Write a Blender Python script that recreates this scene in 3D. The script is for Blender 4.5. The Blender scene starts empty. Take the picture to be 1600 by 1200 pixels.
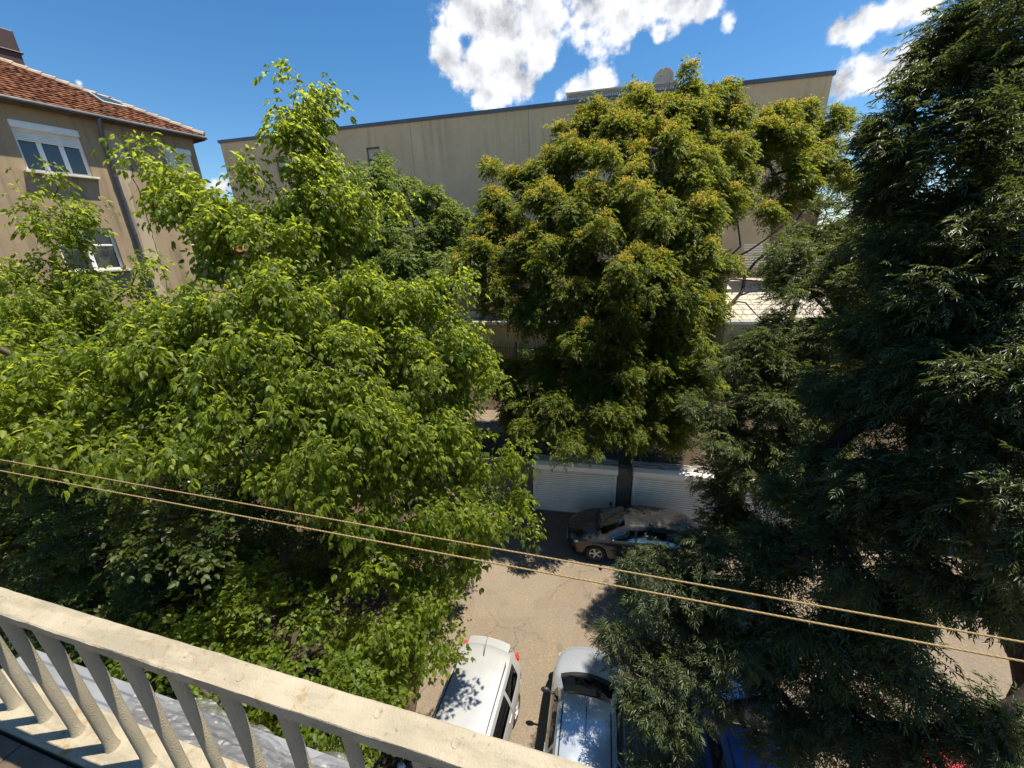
import bpy, bmesh, math, random
import numpy as np
from mathutils import Vector, Matrix

SC = bpy.context.scene
COL = SC.collection
RNG = np.random.default_rng(7)
random.seed(7)
PI = math.pi

# ------------------------------------------------------------------ camera
FPX = 600.0          # focal length in pixels of the 1600 px wide photograph
HC = 10.2            # eye height above the yard
_n = np.array([63 / FPX, -1704 / FPX, 1.0]); _n /= np.linalg.norm(_n)
ZC = -_n
YC = np.array([0, 0, 1.0]) - ZC[2] * ZC; YC /= np.linalg.norm(YC)
XC = -np.cross(YC, ZC)
EYE = np.array([0, 0, HC])


def ray(px, py):
    c = np.array([(px - 800) / FPX, -(py - 600) / FPX, 1.0])
    return np.array([c @ XC, c @ YC, c @ ZC])


def at(px, py, d):                       # point seen at a pixel, at axis depth d
    return EYE + ray(px, py) * d


def at_z(px, py, z=0.0):
    r = ray(px, py)
    return EYE + r * (z - HC) / r[2]


cam_d = bpy.data.cameras.new('camera')
cam = bpy.data.objects.new('camera', cam_d); COL.objects.link(cam)
cam_d.sensor_width = 36; cam_d.sensor_fit = 'HORIZONTAL'; cam_d.lens = 36 * FPX / 1600
cam_d.clip_start = 0.03; cam_d.clip_end = 3000
Rw = Vector((XC[0], YC[0], ZC[0])); Uw = Vector((XC[1], YC[1], ZC[1])); Fw = Vector((XC[2], YC[2], ZC[2]))
cam.matrix_world = Matrix(((Rw.x, Uw.x, -Fw.x, 0), (Rw.y, Uw.y, -Fw.y, 0), (Rw.z, Uw.z, -Fw.z, HC), (0, 0, 0, 1)))
SC.camera = cam

# ------------------------------------------------------------------ sun and sky
SUN = np.array([0.35, 0.04, 1.0]); SUN /= np.linalg.norm(SUN)
ELEV = math.asin(SUN[2]); ROT = math.atan2(SUN[0], SUN[1])
sl = bpy.data.lights.new('sun', 'SUN'); sl.energy = 5.0; sl.angle = math.radians(0.55); sl.color = (1.0, 0.92, 0.77)
so = bpy.data.objects.new('sun', sl); COL.objects.link(so)
so.rotation_euler = Vector(SUN).to_track_quat('Z', 'Y').to_euler()
so.location = (20, 5, 60)


# ------------------------------------------------------------------ node helpers
class NT:
    def __init__(s, nt): s.nt = nt

    def n(s, typ, ins=None, **kw):
        nd = s.nt.nodes.new(typ)
        for k, v in kw.items(): setattr(nd, k, v)
        for k, v in (ins or {}).items():
            sk = nd.inputs[k]
            if hasattr(v, 'is_output'): s.nt.links.new(v, sk)
            else:
                if hasattr(sk.default_value, '__len__') and not hasattr(v, '__len__'): v = (v,) * len(sk.default_value)
                if hasattr(sk.default_value, '__len__') and len(sk.default_value) == 4 and len(v) == 3: v = (*v, 1)
                sk.default_value = v
        return nd

    def math(s, op, a, b=0.0, clamp=False):
        return s.n('ShaderNodeMath', {0: a, 1: b}, operation=op, use_clamp=clamp).outputs[0]

    def mix(s, fac, a, b, blend='MIX'):
        nd = s.n('ShaderNodeMix', data_type='RGBA', blend_type=blend)
        for i, v in ((0, fac), (6, a), (7, b)):
            if hasattr(v, 'is_output'): s.nt.links.new(v, nd.inputs[i])
            else: nd.inputs[i].default_value = v if i == 0 else ((*v, 1) if len(v) == 3 else v)
        return nd.outputs[2]

    def noise(s, scale, detail=4, rough=.55, vec=None, dist=0.0):
        i = {'Scale': scale, 'Detail': detail, 'Roughness': rough, 'Distortion': dist}
        if vec is not None: i['Vector'] = vec
        return s.n('ShaderNodeTexNoise', i).outputs['Fac']

    def sstep(s, v, a, b):
        return s.n('ShaderNodeMapRange', {'Value': v, 'From Min': a, 'From Max': b}, interpolation_type='SMOOTHSTEP').outputs[0]

    def ramp(s, fac, stops):
        nd = s.n('ShaderNodeValToRGB', {'Fac': fac})
        el = nd.color_ramp.elements
        while len(el) < len(stops): el.new(0.5)
        for e, (p, c) in zip(el, stops): e.position = p; e.color = (*c, 1)
        return nd.outputs[0]

    def link(s, a, b): s.nt.links.new(a, b)


def new_mat(name):
    m = bpy.data.materials.new(name); m.use_nodes = True
    t = NT(m.node_tree); m.node_tree.nodes.clear()
    out = t.n('ShaderNodeOutputMaterial')
    return m, t, out


def obj_coord(t): return t.n('ShaderNodeTexCoord').outputs['Object']


def stretch(t, vec, sc): return t.n('ShaderNodeMapping', {'Vector': vec, 'Scale': sc}).outputs[0]


MATS = {}


def simple(name, col, rough=.5, metal=0.0, spec=.5, var=.12, vscale=3.0, bump=0.0, bscale=40.0, coat=0.0):
    if name in MATS: return MATS[name]
    m, t, out = new_mat(name)
    co = obj_coord(t)
    f = t.noise(vscale, 5, .6, co)
    lo = tuple(c * (1 - var) for c in col); hi = tuple(min(1, c * (1 + var)) for c in col)
    c = t.ramp(f, [(.3, lo), (.7, hi)])
    b = t.n('ShaderNodeBsdfPrincipled', {'Base Color': c, 'Roughness': rough, 'Metallic': metal, 'Specular IOR Level': spec, 'Coat Weight': coat})
    if bump:
        bp = t.n('ShaderNodeBump', {'Height': t.noise(bscale, 4, .6, co), 'Strength': bump, 'Distance': .02})
        t.link(bp.outputs[0], b.inputs['Normal'])
    t.link(b.outputs[0], out.inputs[0])
    MATS[name] = m
    return m


def leaf_mat(name, cols, trans_col, trans=.45, rough=.42, spec=.35):
    m, t, out = new_mat(name)
    rnd = t.n('ShaderNodeNewGeometry').outputs['Random Per Island']
    big = t.noise(.55, 2, .5, obj_coord(t))
    f = t.math('ADD', t.math('MULTIPLY', rnd, .6), t.math('MULTIPLY', big, .5), True)
    k = len(cols)
    c = t.ramp(f, [(.12 + .8 * i / (k - 1), cc) for i, cc in enumerate(cols)])
    b = t.n('ShaderNodeBsdfPrincipled', {'Base Color': c, 'Roughness': rough, 'Specular IOR Level': spec})
    tc = t.mix(.65, c, trans_col)
    tr = t.n('ShaderNodeBsdfTranslucent', {'Color': tc})
    mx = t.n('ShaderNodeMixShader', {0: trans})
    t.link(b.outputs[0], mx.inputs[1]); t.link(tr.outputs[0], mx.inputs[2])
    t.link(mx.outputs[0], out.inputs[0])
    return m


def bark_mat(name, col):
    m, t, out = new_mat(name)
    co = stretch(t, obj_coord(t), (9, 9, 2.0))
    f = t.noise(2.0, 6, .65, co)
    c = t.ramp(f, [(.3, tuple(x * .5 for x in col)), (.7, tuple(x * 1.35 for x in col))])
    b = t.n('ShaderNodeBsdfPrincipled', {'Base Color': c, 'Roughness': .9, 'Specular IOR Level': .2})
    bp = t.n('ShaderNodeBump', {'Height': f, 'Strength': .7, 'Distance': .03}); t.link(bp.outputs[0], b.inputs['Normal'])
    t.link(b.outputs[0], out.inputs[0])
    return m


# ------------------------------------------------------------------ mesh helpers
class MB:
    def __init__(s): s.v = []; s.f = []

    def add(s, vs, fs):
        o = len(s.v); s.v += [tuple(map(float, p)) for p in vs]; s.f += [tuple(i + o for i in f) for f in fs]
        return s

    def box(s, x0, x1, y0, y1, z0, z1, M=None):
        vs = [(x, y, z) for z in (z0, z1) for y in (y0, y1) for x in (x0, x1)]
        if M is not None: vs = [tuple(M @ Vector(p)) for p in vs]
        return s.add(vs, [(0, 2, 3, 1), (4, 5, 7, 6), (0, 1, 5, 4), (2, 6, 7, 3), (1, 3, 7, 5), (0, 4, 6, 2)])

    def quad(s, a, b, c, d): return s.add([a, b, c, d], [(0, 1, 2, 3)])

    def tube(s, pts, rad, seg=8, caps=True):
        pts = [Vector(p) for p in pts]; k = len(pts)
        if not hasattr(rad, '__len__'): rad = [rad] * k
        vs = []; prev = None
        for i, p in enumerate(pts):
            d = (pts[min(i + 1, k - 1)] - pts[max(i - 1, 0)]).normalized()
            a = Vector((0, 0, 1)) if abs(d.z) < .9 else Vector((1, 0, 0))
            u = d.cross(a).normalized() if prev is None else (prev - d * prev.dot(d)).normalized()
            prev = u; w = d.cross(u)
            for j in range(seg):
                an = 2 * PI * j / seg
                vs.append(p + (u * math.cos(an) + w * math.sin(an)) * rad[i])
        fs = [(i * seg + j, i * seg + (j + 1) % seg, (i + 1) * seg + (j + 1) % seg, (i + 1) * seg + j) for i in range(k - 1) for j in range(seg)]
        if caps: fs += [tuple(range(seg))[::-1], tuple((k - 1) * seg + j for j in range(seg))]
        return s.add(vs, fs)

    def lathe(s, prof, M, seg=20):       # prof: (r, z) pairs about local z
        vs = []
        for r, z in prof:
            for j in range(seg):
                a = 2 * PI * j / seg
                vs.append(tuple(M @ Vector((r * math.cos(a), r * math.sin(a), z))))
        k = len(prof)
        fs = [(i * seg + j, i * seg + (j + 1) % seg, (i + 1) * seg + (j + 1) % seg, (i + 1) * seg + j) for i in range(k - 1) for j in range(seg)]
        return s.add(vs, fs)

    def ellip(s, c, r, M=None, seg=12, rings=8):
        vs = []
        for i in range(rings + 1):
            th = PI * i / rings
            for j in range(seg):
                a = 2 * PI * j / seg
                q = Vector((r[0] * math.sin(th) * math.cos(a), r[1] * math.sin(th) * math.sin(a), r[2] * math.cos(th)))
                if M is not None: q = M @ q
                vs.append(Vector(c) + q)
        fs = [(i * seg + j, (i + 1) * seg + j, (i + 1) * seg + (j + 1) % seg, i * seg + (j + 1) % seg) for i in range(rings) for j in range(seg)]
        return s.add(vs, fs)

    def prism(s, poly, y0, y1, axis='y'):   # polygon in (x,z) extruded along y
        k = len(poly)
        vs = [(x, y0, z) for x, z in poly] + [(x, y1, z) for x, z in poly]
        fs = [tuple(range(k)), tuple(range(k, 2 * k))[::-1]] + [(i, k + i, k + (i + 1) % k, (i + 1) % k) for i in range(k)]
        return s.add(vs, fs)

    def build(s, name, mat, parent=None, smooth=False, bevel=0.0, recalc=True):
        me = bpy.data.meshes.new(name); me.from_pydata(s.v, [], s.f)
        if recalc:
            bm = bmesh.new(); bm.from_mesh(me)
            bmesh.ops.remove_doubles(bm, verts=bm.verts, dist=1e-5)
            bmesh.ops.recalc_face_normals(bm, faces=bm.faces); bm.to_mesh(me); bm.free()
        o = bpy.data.objects.new(name, me); COL.objects.link(o)
        me.materials.append(mat)
        if smooth: me.polygons.foreach_set('use_smooth', [True] * len(me.polygons))
        if bevel:
            b = o.modifiers.new('bevel', 'BEVEL'); b.width = bevel; b.segments = 2; b.limit_method = 'ANGLE'
        if parent: o.parent = parent
        return o


def tag(o, label=None, cat=None, group=None, kind=None):
    if label: o['label'] = label
    if cat: o['category'] = cat
    if group: o['group'] = group
    if kind: o['kind'] = kind
    return o


def thing(name, label, cat, loc=(0, 0, 0), rz=0.0, group=None, M=None):
    o = bpy.data.objects.new(name, None); COL.objects.link(o); o.empty_display_size = .3
    if M is not None: o.matrix_world = M
    else: o.location = loc; o.rotation_euler = (0, 0, rz)
    return tag(o, label, cat, group)


def np_mesh(name, V, F, mat, parent=None):
    """V (n,3) array, F list of (m,k) int arrays"""
    me = bpy.data.meshes.new(name)
    me.vertices.add(len(V)); me.vertices.foreach_set('co', np.ascontiguousarray(V, dtype=np.float32).ravel())
    loops = np.concatenate([f.ravel() for f in F]); tot = np.concatenate([np.full(len(f), f.shape[1]) for f in F])
    me.loops.add(len(loops)); me.loops.foreach_set('vertex_index', loops.astype(np.int32))
    me.polygons.add(len(tot))
    me.polygons.foreach_set('loop_start', np.concatenate([[0], np.cumsum(tot)[:-1]]).astype(np.int32))
    me.polygons.foreach_set('loop_total', tot.astype(np.int32))
    me.update(calc_edges=True)
    o = bpy.data.objects.new(name, me); COL.objects.link(o); me.materials.append(mat)
    if parent: o.parent = parent
    return o

# ------------------------------------------------------------------ sky with cumulus clouds
world = bpy.data.worlds.new('World'); SC.world = world; world.use_nodes = True
wt = NT(world.node_tree); world.node_tree.nodes.clear()
SKY_S = 0.08
sky = wt.n('ShaderNodeTexSky', sky_type='NISHITA', sun_disc=False, sun_elevation=ELEV, sun_rotation=ROT,
           altitude=600, air_density=1.0, dust_density=.35, ozone_density=2.2)
dirv = wt.n('ShaderNodeTexCoord').outputs['Generated']
CLOUDS = [(730, 20, 50), (785, 35, 66), (850, 25, 66), (920, 18, 66), (965, 28, 52), (1000, 0, 46), (700, 85, 40), (745, 105, 46),
          (795, 95, 50), (765, 150, 34), (720, 118, 26), (850, 92, 30), (815, 130, 30), (885, 95, 16), (1060, 0, 42), (1105, 8, 32), (1135, 35, 15),
          (1028, 52, 15), (935, 132, 32), (872, 152, 18), (905, 140, 24), (800, -60, 90), (920, -70, 90), (1040, -80, 80),
          (1305, 48, 32), (1350, 33, 36), (1400, 16, 38), (1445, -5, 42), (1310, 138, 42), (1360, 112, 42), (1415, 108, 44),
          (1470, 108, 44), (1312, 155, 24), (1442, 66, 17), (1325, 212, 20), (1350, 300, 40), (345, 291, 22), (322, 300, 16), (123, 130, 9)]
dens = None
for px, py, r in CLOUDS:
    q = ray(px, py); k = np.linalg.norm(q); q = q / k
    rad = r / FPX / k ** 1.5
    d = wt.n('ShaderNodeVectorMath', {0: dirv, 1: tuple(q)}, operation='DISTANCE').outputs['Value']
    pk = min(1.0, .30 + r / 52.0)
    v = wt.math('MULTIPLY_ADD', d, -pk / rad / 1.12); v.node.inputs[2].default_value = pk
    v = wt.math('MAXIMUM', v, -3.0)
    if dens is None: dens = v
    else:
        sm = wt.n('ShaderNodeMath', {0: dens, 1: v, 2: .5}, operation='SMOOTH_MAX'); dens = sm.outputs[0]
def puffs(vec):
    a_ = wt.noise(11.0, 9, .62, vec, .0)
    v_ = wt.n('ShaderNodeTexVoronoi', {'Vector': vec, 'Scale': 15.0, 'Detail': 3.0, 'Roughness': .55}, feature='F1', normalize=True).outputs['Distance']
    return wt.math('SUBTRACT', wt.math('MULTIPLY_ADD', a_, .75), wt.math('MULTIPLY', v_, .62)), v_
fb, vA = puffs(dirv)
fb.node.inputs[0].links[0].from_node.inputs[2].default_value = .24
fb2 = wt.noise(30.0, 6, .6, dirv)
dn = wt.math('ADD', dens, wt.math('MULTIPLY_ADD', fb, 2.7)); dn.node.inputs[1].links[0].from_node.inputs[2].default_value = -1.22
alpha = wt.sstep(dn, .05, .46)
# light and grey parts of a cloud: its own thickness, offset towards the sun
offs = wt.n('ShaderNodeVectorMath', {0: dirv, 1: tuple(SUN * .035 + np.array([0, 0, .012]))}, operation='ADD').outputs[0]
fbo, vB = puffs(offs)
fbo.node.inputs[0].links[0].from_node.inputs[2].default_value = .24
relief = wt.math('SUBTRACT', fb, fbo)
shade = wt.math('ADD', wt.math('MULTIPLY', relief, 2.4), wt.math('MULTIPLY', wt.sstep(dn, .55, 1.5), -.34))
lum = wt.math('ADD', shade, .96)
lum = wt.math('MINIMUM', wt.math('MAXIMUM', lum, .50), 1.10)
cc = wt.n('ShaderNodeVectorMath', {0: (6.5, 6.65, 6.95), 'Scale': lum}, operation='SCALE').outputs[0]
skyb = wt.n('ShaderNodeHueSaturation', {'Color': sky.outputs[0], 'Saturation': 1.30, 'Hue': .497}).outputs[0]
skyc = wt.mix(alpha, skyb, cc)
bg = wt.n('ShaderNodeBackground', {'Color': skyc, 'Strength': SKY_S})
wo = wt.n('ShaderNodeOutputWorld'); wt.link(bg.outputs[0], wo.inputs[0])

# ------------------------------------------------------------------ the yard
UX = np.array([.977, -.215, 0]); UY = np.array([.215, .977, 0])   # along / away from the garage row, parallel to the long building


def ground_mat():
    m, t, out = new_mat('old_asphalt')
    co = obj_coord(t)
    big = t.noise(.35, 4, .6, co); mid = t.noise(2.2, 5, .6, co); fine = t.noise(38, 3, .7, co)
    c = t.ramp(big, [(.3, (.155, .125, .095)), (.7, (.20, .162, .122))])
    c = t.mix(t.math('MULTIPLY', t.sstep(mid, .45, .75), .35), c, (.15, .12, .09))
    vor = t.n('ShaderNodeTexVoronoi', {'Vector': co, 'Scale': 55.0, 'Randomness': 1.0})
    c = t.mix(.32, c, t.ramp(vor.outputs['Color'], [(.15, (.075, .06, .046)), (.45, (.165, .132, .10)), (.8, (.23, .185, .138)), (1.0, (.36, .30, .22))]))
    # yellow blossom litter gathered in drifts
    lit = t.n('ShaderNodeTexVoronoi', {'Vector': co, 'Scale': 17.0}).outputs['Distance']
    drift = t.sstep(t.noise(.9, 3, .6, t.n('ShaderNodeMapping', {'Vector': co, 'Location': (3.3, 1.2, 0)}).outputs[0]), .47, .66)
    c = t.mix(t.math('MULTIPLY', t.math('MULTIPLY', t.sstep(lit, .34, .2), drift), .85), c, (.34, .22, .06))
    # cracks
    wv = t.n('ShaderNodeTexNoise', {'Vector': co, 'Scale': 1.1, 'Detail': 6.0, 'Roughness': .65})
    wc = t.n('ShaderNodeVectorMath', {0: wv.outputs['Color'], 'Scale': .8}, operation='SCALE').outputs[0]
    wp = t.n('ShaderNodeVectorMath', {0: co, 1: wc}, operation='ADD').outputs[0]
    cr = t.n('ShaderNodeTexVoronoi', {'Vector': wp, 'Scale': .36}, feature='DISTANCE_TO_EDGE').outputs['Distance']
    keep = t.sstep(t.noise(.5, 2, .5, co), .36, .5)
    c = t.mix(t.math('MULTIPLY', t.math('MULTIPLY', t.sstep(cr, .007, .001), keep), .55), c, (.06, .05, .04))
    oil = t.math('MULTIPLY', t.sstep(t.noise(1.1, 4, .55, t.n('ShaderNodeMapping', {'Vector': co, 'Location': (9.1, 4.0, 2)}).outputs[0]), .62, .74), .45)
    c = t.mix(oil, c, (.07, .058, .046))
    pv = t.n('ShaderNodeTexVoronoi', {'Vector': stretch(t, co, (.22, .35, 1)), 'Scale': 1.0}, distance='CHEBYCHEV').outputs['Color']
    c = t.mix(t.math('MULTIPLY', t.sstep(pv, .5, .52), .16), c, (.26, .22, .17))
    b = t.n('ShaderNodeBsdfPrincipled', {'Base Color': c, 'Roughness': .92, 'Specular IOR Level': .25})
    bp = t.n('ShaderNodeBump', {'Height': vor.outputs['Distance'], 'Strength': .35, 'Distance': .02}); t.link(bp.outputs[0], b.inputs['Normal'])
    t.link(b.outputs[0], out.inputs[0]); return m


def soil_mat():
    m, t, out = new_mat('leafy_soil')
    co = obj_coord(t)
    c = t.ramp(t.noise(1.2, 6, .65, co), [(.3, (.04, .03, .02)), (.6, (.075, .056, .036)), (.8, (.11, .085, .055))])  # soil tones darkened to stand in for shade over the planting bed
    v = t.n('ShaderNodeTexVoronoi', {'Vector': co, 'Scale': 11.0})
    fl = t.math('MULTIPLY', t.sstep(v.outputs['Distance'], .3, .18), t.sstep(t.noise(2.0, 3, .6, co), .5, .66))
    c = t.mix(t.math('MULTIPLY', fl, .8), c, (.30, .23, .14))
    b = t.n('ShaderNodeBsdfPrincipled', {'Base Color': c, 'Roughness': .95, 'Specular IOR Level': .15})
    bp = t.n('ShaderNodeBump', {'Height': t.noise(14, 6, .7, co), 'Strength': .8, 'Distance': .05}); t.link(bp.outputs[0], b.inputs['Normal'])
    t.link(b.outputs[0], out.inputs[0]); return m


M_ASPH = ground_mat(); M_SOIL = soil_mat()
m = MB(); m.quad((-400, -300, 0), (400, -300, 0), (400, 700, 0), (-400, 700, 0)); tag(m.build('ground', M_ASPH), kind='structure')
# planted earth under the big trees on the near side, slightly raised and kerbed off
m = MB()
outl = [(-26, 1.2), (-2.6, 1.2), (-2.5, 4.2), (-2.6, 7.5), (-2.2, 9.6), (-1.4, 13.2), (-26, 18.6)]
k = len(outl); m.add([(x, y, .09) for x, y in outl] + [(x, y, -.05) for x, y in outl], [tuple(range(k))] + [(i, k + i, k + (i + 1) % k, (i + 1) % k) for i in range(k)])
tag(m.build('planting_bed', M_SOIL), kind='structure')

# raised ground behind the garage row
GM = Matrix(((.977, .215, 0, .73), (-.215, .977, 0, 13.25), (0, 0, 1, 0), (0, 0, 0, 1)))   # local x along the row, y away from us
TOPZ = 2.2
rng = np.random.default_rng(3)
nx, ny = 90, 40
xs = np.linspace(-30, 24, nx); ys = np.concatenate([[.30], np.linspace(.6, 16, ny - 1)])
vs = []; fs = []
for j, y in enumerate(ys):
    for i, x in enumerate(xs):
        z = TOPZ - .03 + (0.08 * math.sin(x * .9 + y) * math.sin(y * 1.3 + .4 * x) + .05 * rng.standard_normal() * (j > 0)) * (j > 0)
        vs.append(tuple(GM @ Vector((x, y, z))))
for j in range(ny - 1):
    for i in range(nx - 1):
        a = j * nx + i; fs.append((a, a + 1, a + nx + 1, a + nx))
m = MB(); m.add(vs, fs)
# right flank falls back to the yard
tag(m.build('raised_ground', M_SOIL, smooth=True), kind='structure')
m = MB(); m.box(23.9, 24.1, .3, 16, 0, 2.15, GM)
tag(m.build('raised_ground_edge', M_SOIL), kind='structure')
# paved walk across the raised ground, seen as the sunny patch through the leaves
m = MB()
for i in range(7):
    for j in range(3):
        x = -7.4 + i * .82 + .02 * math.sin(i * 7 + j); y = 2.3 + j * .82
        m.box(x, x + .79, y, y + .79, 2.0, 2.29 + .012 * math.sin(3 * i + 5 * j), GM)
M_PAVE = simple('trodden_earth_slabs', (.15, .115, .08), .9, var=.3, vscale=1.5, bump=.4, bscale=25)
tag(m.build('path', M_PAVE, bevel=.01), kind='structure')
# concrete kerb beside the planting bed

# ------------------------------------------------------------------ walls
def plaster_mat(name, base, dark, streak=.35, warm=None, top=None, patch=0.0):
    """render with weather streaks that run down the wall"""
    m, t, out = new_mat(name)
    co = obj_coord(t)
    c = t.ramp(t.noise(.45, 5, .6, co), [(.3, tuple(x * .88 for x in base)), (.7, tuple(x * 1.08 for x in base))])
    c = t.mix(t.math('MULTIPLY', t.sstep(t.noise(3.0, 6, .65, co), .5, .75), .25), c, dark)
    if patch:
        pn = t.n('ShaderNodeTexNoise', {'Vector': co, 'Scale': .9, 'Detail': 8.0, 'Roughness': .7, 'Distortion': .6}).outputs['Fac']
        c = t.mix(t.math('MULTIPLY', t.sstep(pn, .54, .60), patch * .55), c, tuple(x * 1.7 for x in dark))
        c = t.mix(t.math('MULTIPLY', t.sstep(pn, .40, .34), patch * .5), c, tuple(min(1, x * 1.25) for x in base))
    run = t.noise(1.0, 5, .65, stretch(t, co, (3.2, 3.2, .16)))
    fade = t.noise(.35, 2, .5, co)
    s = t.math('MULTIPLY', t.sstep(run, .46, .66), t.sstep(fade, .38, .56))
    if top is not None:                               # streaks start below the coping
        z = t.n('ShaderNodeSeparateXYZ', {0: co}).outputs[2]
        s = t.math('MULTIPLY', s, t.sstep(z, top - 4.5, top - .5))
    c = t.mix(t.math('MULTIPLY', s, streak), c, warm or dark)
    f2 = t.noise(60, 4, .7, co)
    b = t.n('ShaderNodeBsdfPrincipled', {'Base Color': c, 'Roughness': .93, 'Specular IOR Level': .15})
    bp = t.n('ShaderNodeBump', {'Height': f2, 'Strength': .35, 'Distance': .01}); t.link(bp.outputs[0], b.inputs['Normal'])
    t.link(b.outputs[0], out.inputs[0]); return m


def glass_mat(name, tint=(.03, .04, .045), rough=.03):
    m, t, out = new_mat(name)
    co = obj_coord(t)
    b = t.n('ShaderNodeBsdfPrincipled', {'Base Color': tint, 'Roughness': rough, 'Specular IOR Level': .8, 'IOR': 1.5})
    bp = t.n('ShaderNodeBump', {'Height': t.noise(.8, 2, .5, co), 'Strength': .03, 'Distance': .1}); t.link(bp.outputs[0], b.inputs['Normal'])
    t.link(b.outputs[0], out.inputs[0]); return m


M_GLASS = glass_mat('window_glass')
M_WHITE = simple('white_plastic', (.78, .78, .76), .35, var=.06)
M_SILL = simple('worn_sill', (.55, .51, .43), .8, var=.2, bump=.3)


def wall_with_holes(m, x0, x1, z0, z1, holes, y=0.0, depth=.22):
    """front skin of a wall in the plane y, holes (x0,x1,z0,z1) get reveals going back"""
    X = sorted({x0, x1, *[h[0] for h in holes], *[h[1] for h in holes]}); Z = sorted({z0, z1, *[h[2] for h in holes], *[h[3] for h in holes]})
    for i in range(len(X) - 1):
        for j in range(len(Z) - 1):
            cx = (X[i] + X[i + 1]) / 2; cz = (Z[j] + Z[j + 1]) / 2
            if any(h[0] < cx < h[1] and h[2] < cz < h[3] for h in holes): continue
            m.quad((X[i], y, Z[j]), (X[i + 1], y, Z[j]), (X[i + 1], y, Z[j + 1]), (X[i], y, Z[j + 1]))
    for a, b, c, d in holes:
        yb = y + depth
        m.quad((a, y, c), (a, yb, c), (a, yb, d), (a, y, d)); m.quad((b, y, c), (b, y, d), (b, yb, d), (b, yb, c))
        m.quad((a, y, c), (b, y, c), (b, yb, c), (a, yb, c)); m.quad((a, y, d), (a, yb, d), (b, yb, d), (b, y, d))


def window(par, a, b, c, d, y, panes=2, shutter=0.0, mat=None, transom=False, sill=True, box=True, curtain=None):
    """window in the hole a..b x c..d; y = plane of its frame"""
    mat = mat or M_WHITE
    m = MB(); fw = .07
    if shutter and box: d0 = d - .2
    else: d0 = d
    m.box(a, b, y, y + .07, c, c + fw); m.box(a, b, y, y + .07, d0 - fw, d0)
    m.box(a, a + fw, y, y + .07, c + fw, d0 - fw); m.box(b - fw, b, y, y + .07, c + fw, d0 - fw)
    w = (b - a) / panes
    for i in range(1, panes): m.box(a + i * w - .06, a + i * w + .06, y - .004, y + .066, c + fw, d0 - fw)
    if transom: m.box(a + fw, b - fw, y + .003, y + .063, c + (d0 - c) * .6 - .03, c + (d0 - c) * .6 + .03)
    fr = m.build('window', mat, par, bevel=.008)
    g = MB(); g.quad((a + fw, y + .03, c + fw), (b - fw, y + .03, c + fw), (b - fw, y + .03, d0 - fw), (a + fw, y + .03, d0 - fw)); g.build('pane', M_GLASS, fr)
    if curtain:
        k = MB(); n = 24
        for i in range(n):
            xa = a + fw + (b - a - 2 * fw) * i / n; xb = a + fw + (b - a - 2 * fw) * (i + 1) / n
            k.quad((xa, y + .12 + .02 * math.sin(i * 1.9), c + fw), (xb, y + .12 + .02 * math.sin((i + 1) * 1.9), c + fw), (xb, y + .12 + .02 * math.sin((i + 1) * 1.9), d0), (xa, y + .12 + .02 * math.sin(i * 1.9), d0))
        k.build('curtain', curtain, fr)
    if shutter:
        s = MB(); top = d0; n = max(2, int(shutter / .045)); hh = shutter / n
        for i in range(n):
            z = top - (i + 1) * hh
            s.add([(a + .03, y - .035, z + .004), (b - .03, y - .035, z + .004), (b - .03, y - .047, z + hh * .5), (a + .03, y - .047, z + hh * .5), (b - .03, y - .035, z + hh), (a + .03, y - .035, z + hh)],
                  [(0, 1, 2, 3), (3, 2, 4, 5)])
        s.build('roller_shutter', M_WHITE, fr)
        if box:
            s = MB(); s.box(a - .01, b + .01, y - .16, y + .02, d - .2, d + .0); s.build('shutter_box', M_WHITE, fr, bevel=.03)
        for xx in (a - .005, b - .045): s = MB(); s.box(xx, xx + .05, y - .055, y - .002, c, d0); s.build('shutter_rail', M_WHITE, fr)
    if sill:
        s = MB(); s.box(a - .1, b + .1, y - .32, y - .004, c - .07, c - .004); s.build('sill', M_SILL, fr, bevel=.01)
    return fr


# ------------------------------------------------------------------ old house with the tiled roof
HM = Matrix(((.449, -.893, 0, -12.5), (.893, .449, 0, 18.0), (0, 0, 1, 0), (0, 0, 0, 1)))
house = thing('tiled_house', 'weathered beige plaster house with orange tiled hip roof and white roller shutters', 'house', M=HM)
M_HOUSE = plaster_mat('house_plaster', (.38, .285, .18), (.17, .13, .09), .7, patch=.75)
M_HOUSE_BASE = plaster_mat('house_plaster_raw', (.48, .39, .27), (.27, .21, .14), .4)
EV = 14.9
holes = []
cols = [(-12.2, -10.7), (-8.6, -7.1), (-4.95, -3.45), (-1.12, -.2)]
for zc in (1.0, 4.0, 7.0, 10.0, 13.0):
    for a, b in cols: holes.append((a, b, zc, zc + 1.38))
m = MB(); wall_with_holes(m, -14, 0, 0, EV, holes, 0.0, .2)
m.quad((0, 0, 0), (0, 10, 0), (0, 10, EV), (0, 0, EV)); m.quad((-14, 0, 0), (-14, 0, EV), (-14, 10, EV), (-14, 10, 0)); m.quad((-14, 10, 0), (-14, 10, EV), (0, 10, EV), (0, 10, 0))
m.build('wall', M_HOUSE, house)
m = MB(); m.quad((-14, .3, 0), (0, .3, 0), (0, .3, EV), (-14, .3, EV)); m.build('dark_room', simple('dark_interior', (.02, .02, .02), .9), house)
M_CURT = simple('net_curtain', (.35, .34, .32), .9)
for h in holes:
    top = h[2] > 12
    if h[0] > -2 and top: window(house, *h, .12, 1, shutter=1.14)
    elif top: window(house, *h, .12, 3, shutter=.33, curtain=None)
    else: window(house, *h, .14, 2, shutter=0, transom=True, curtain=M_CURT if h[0] < -5 else None)
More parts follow.
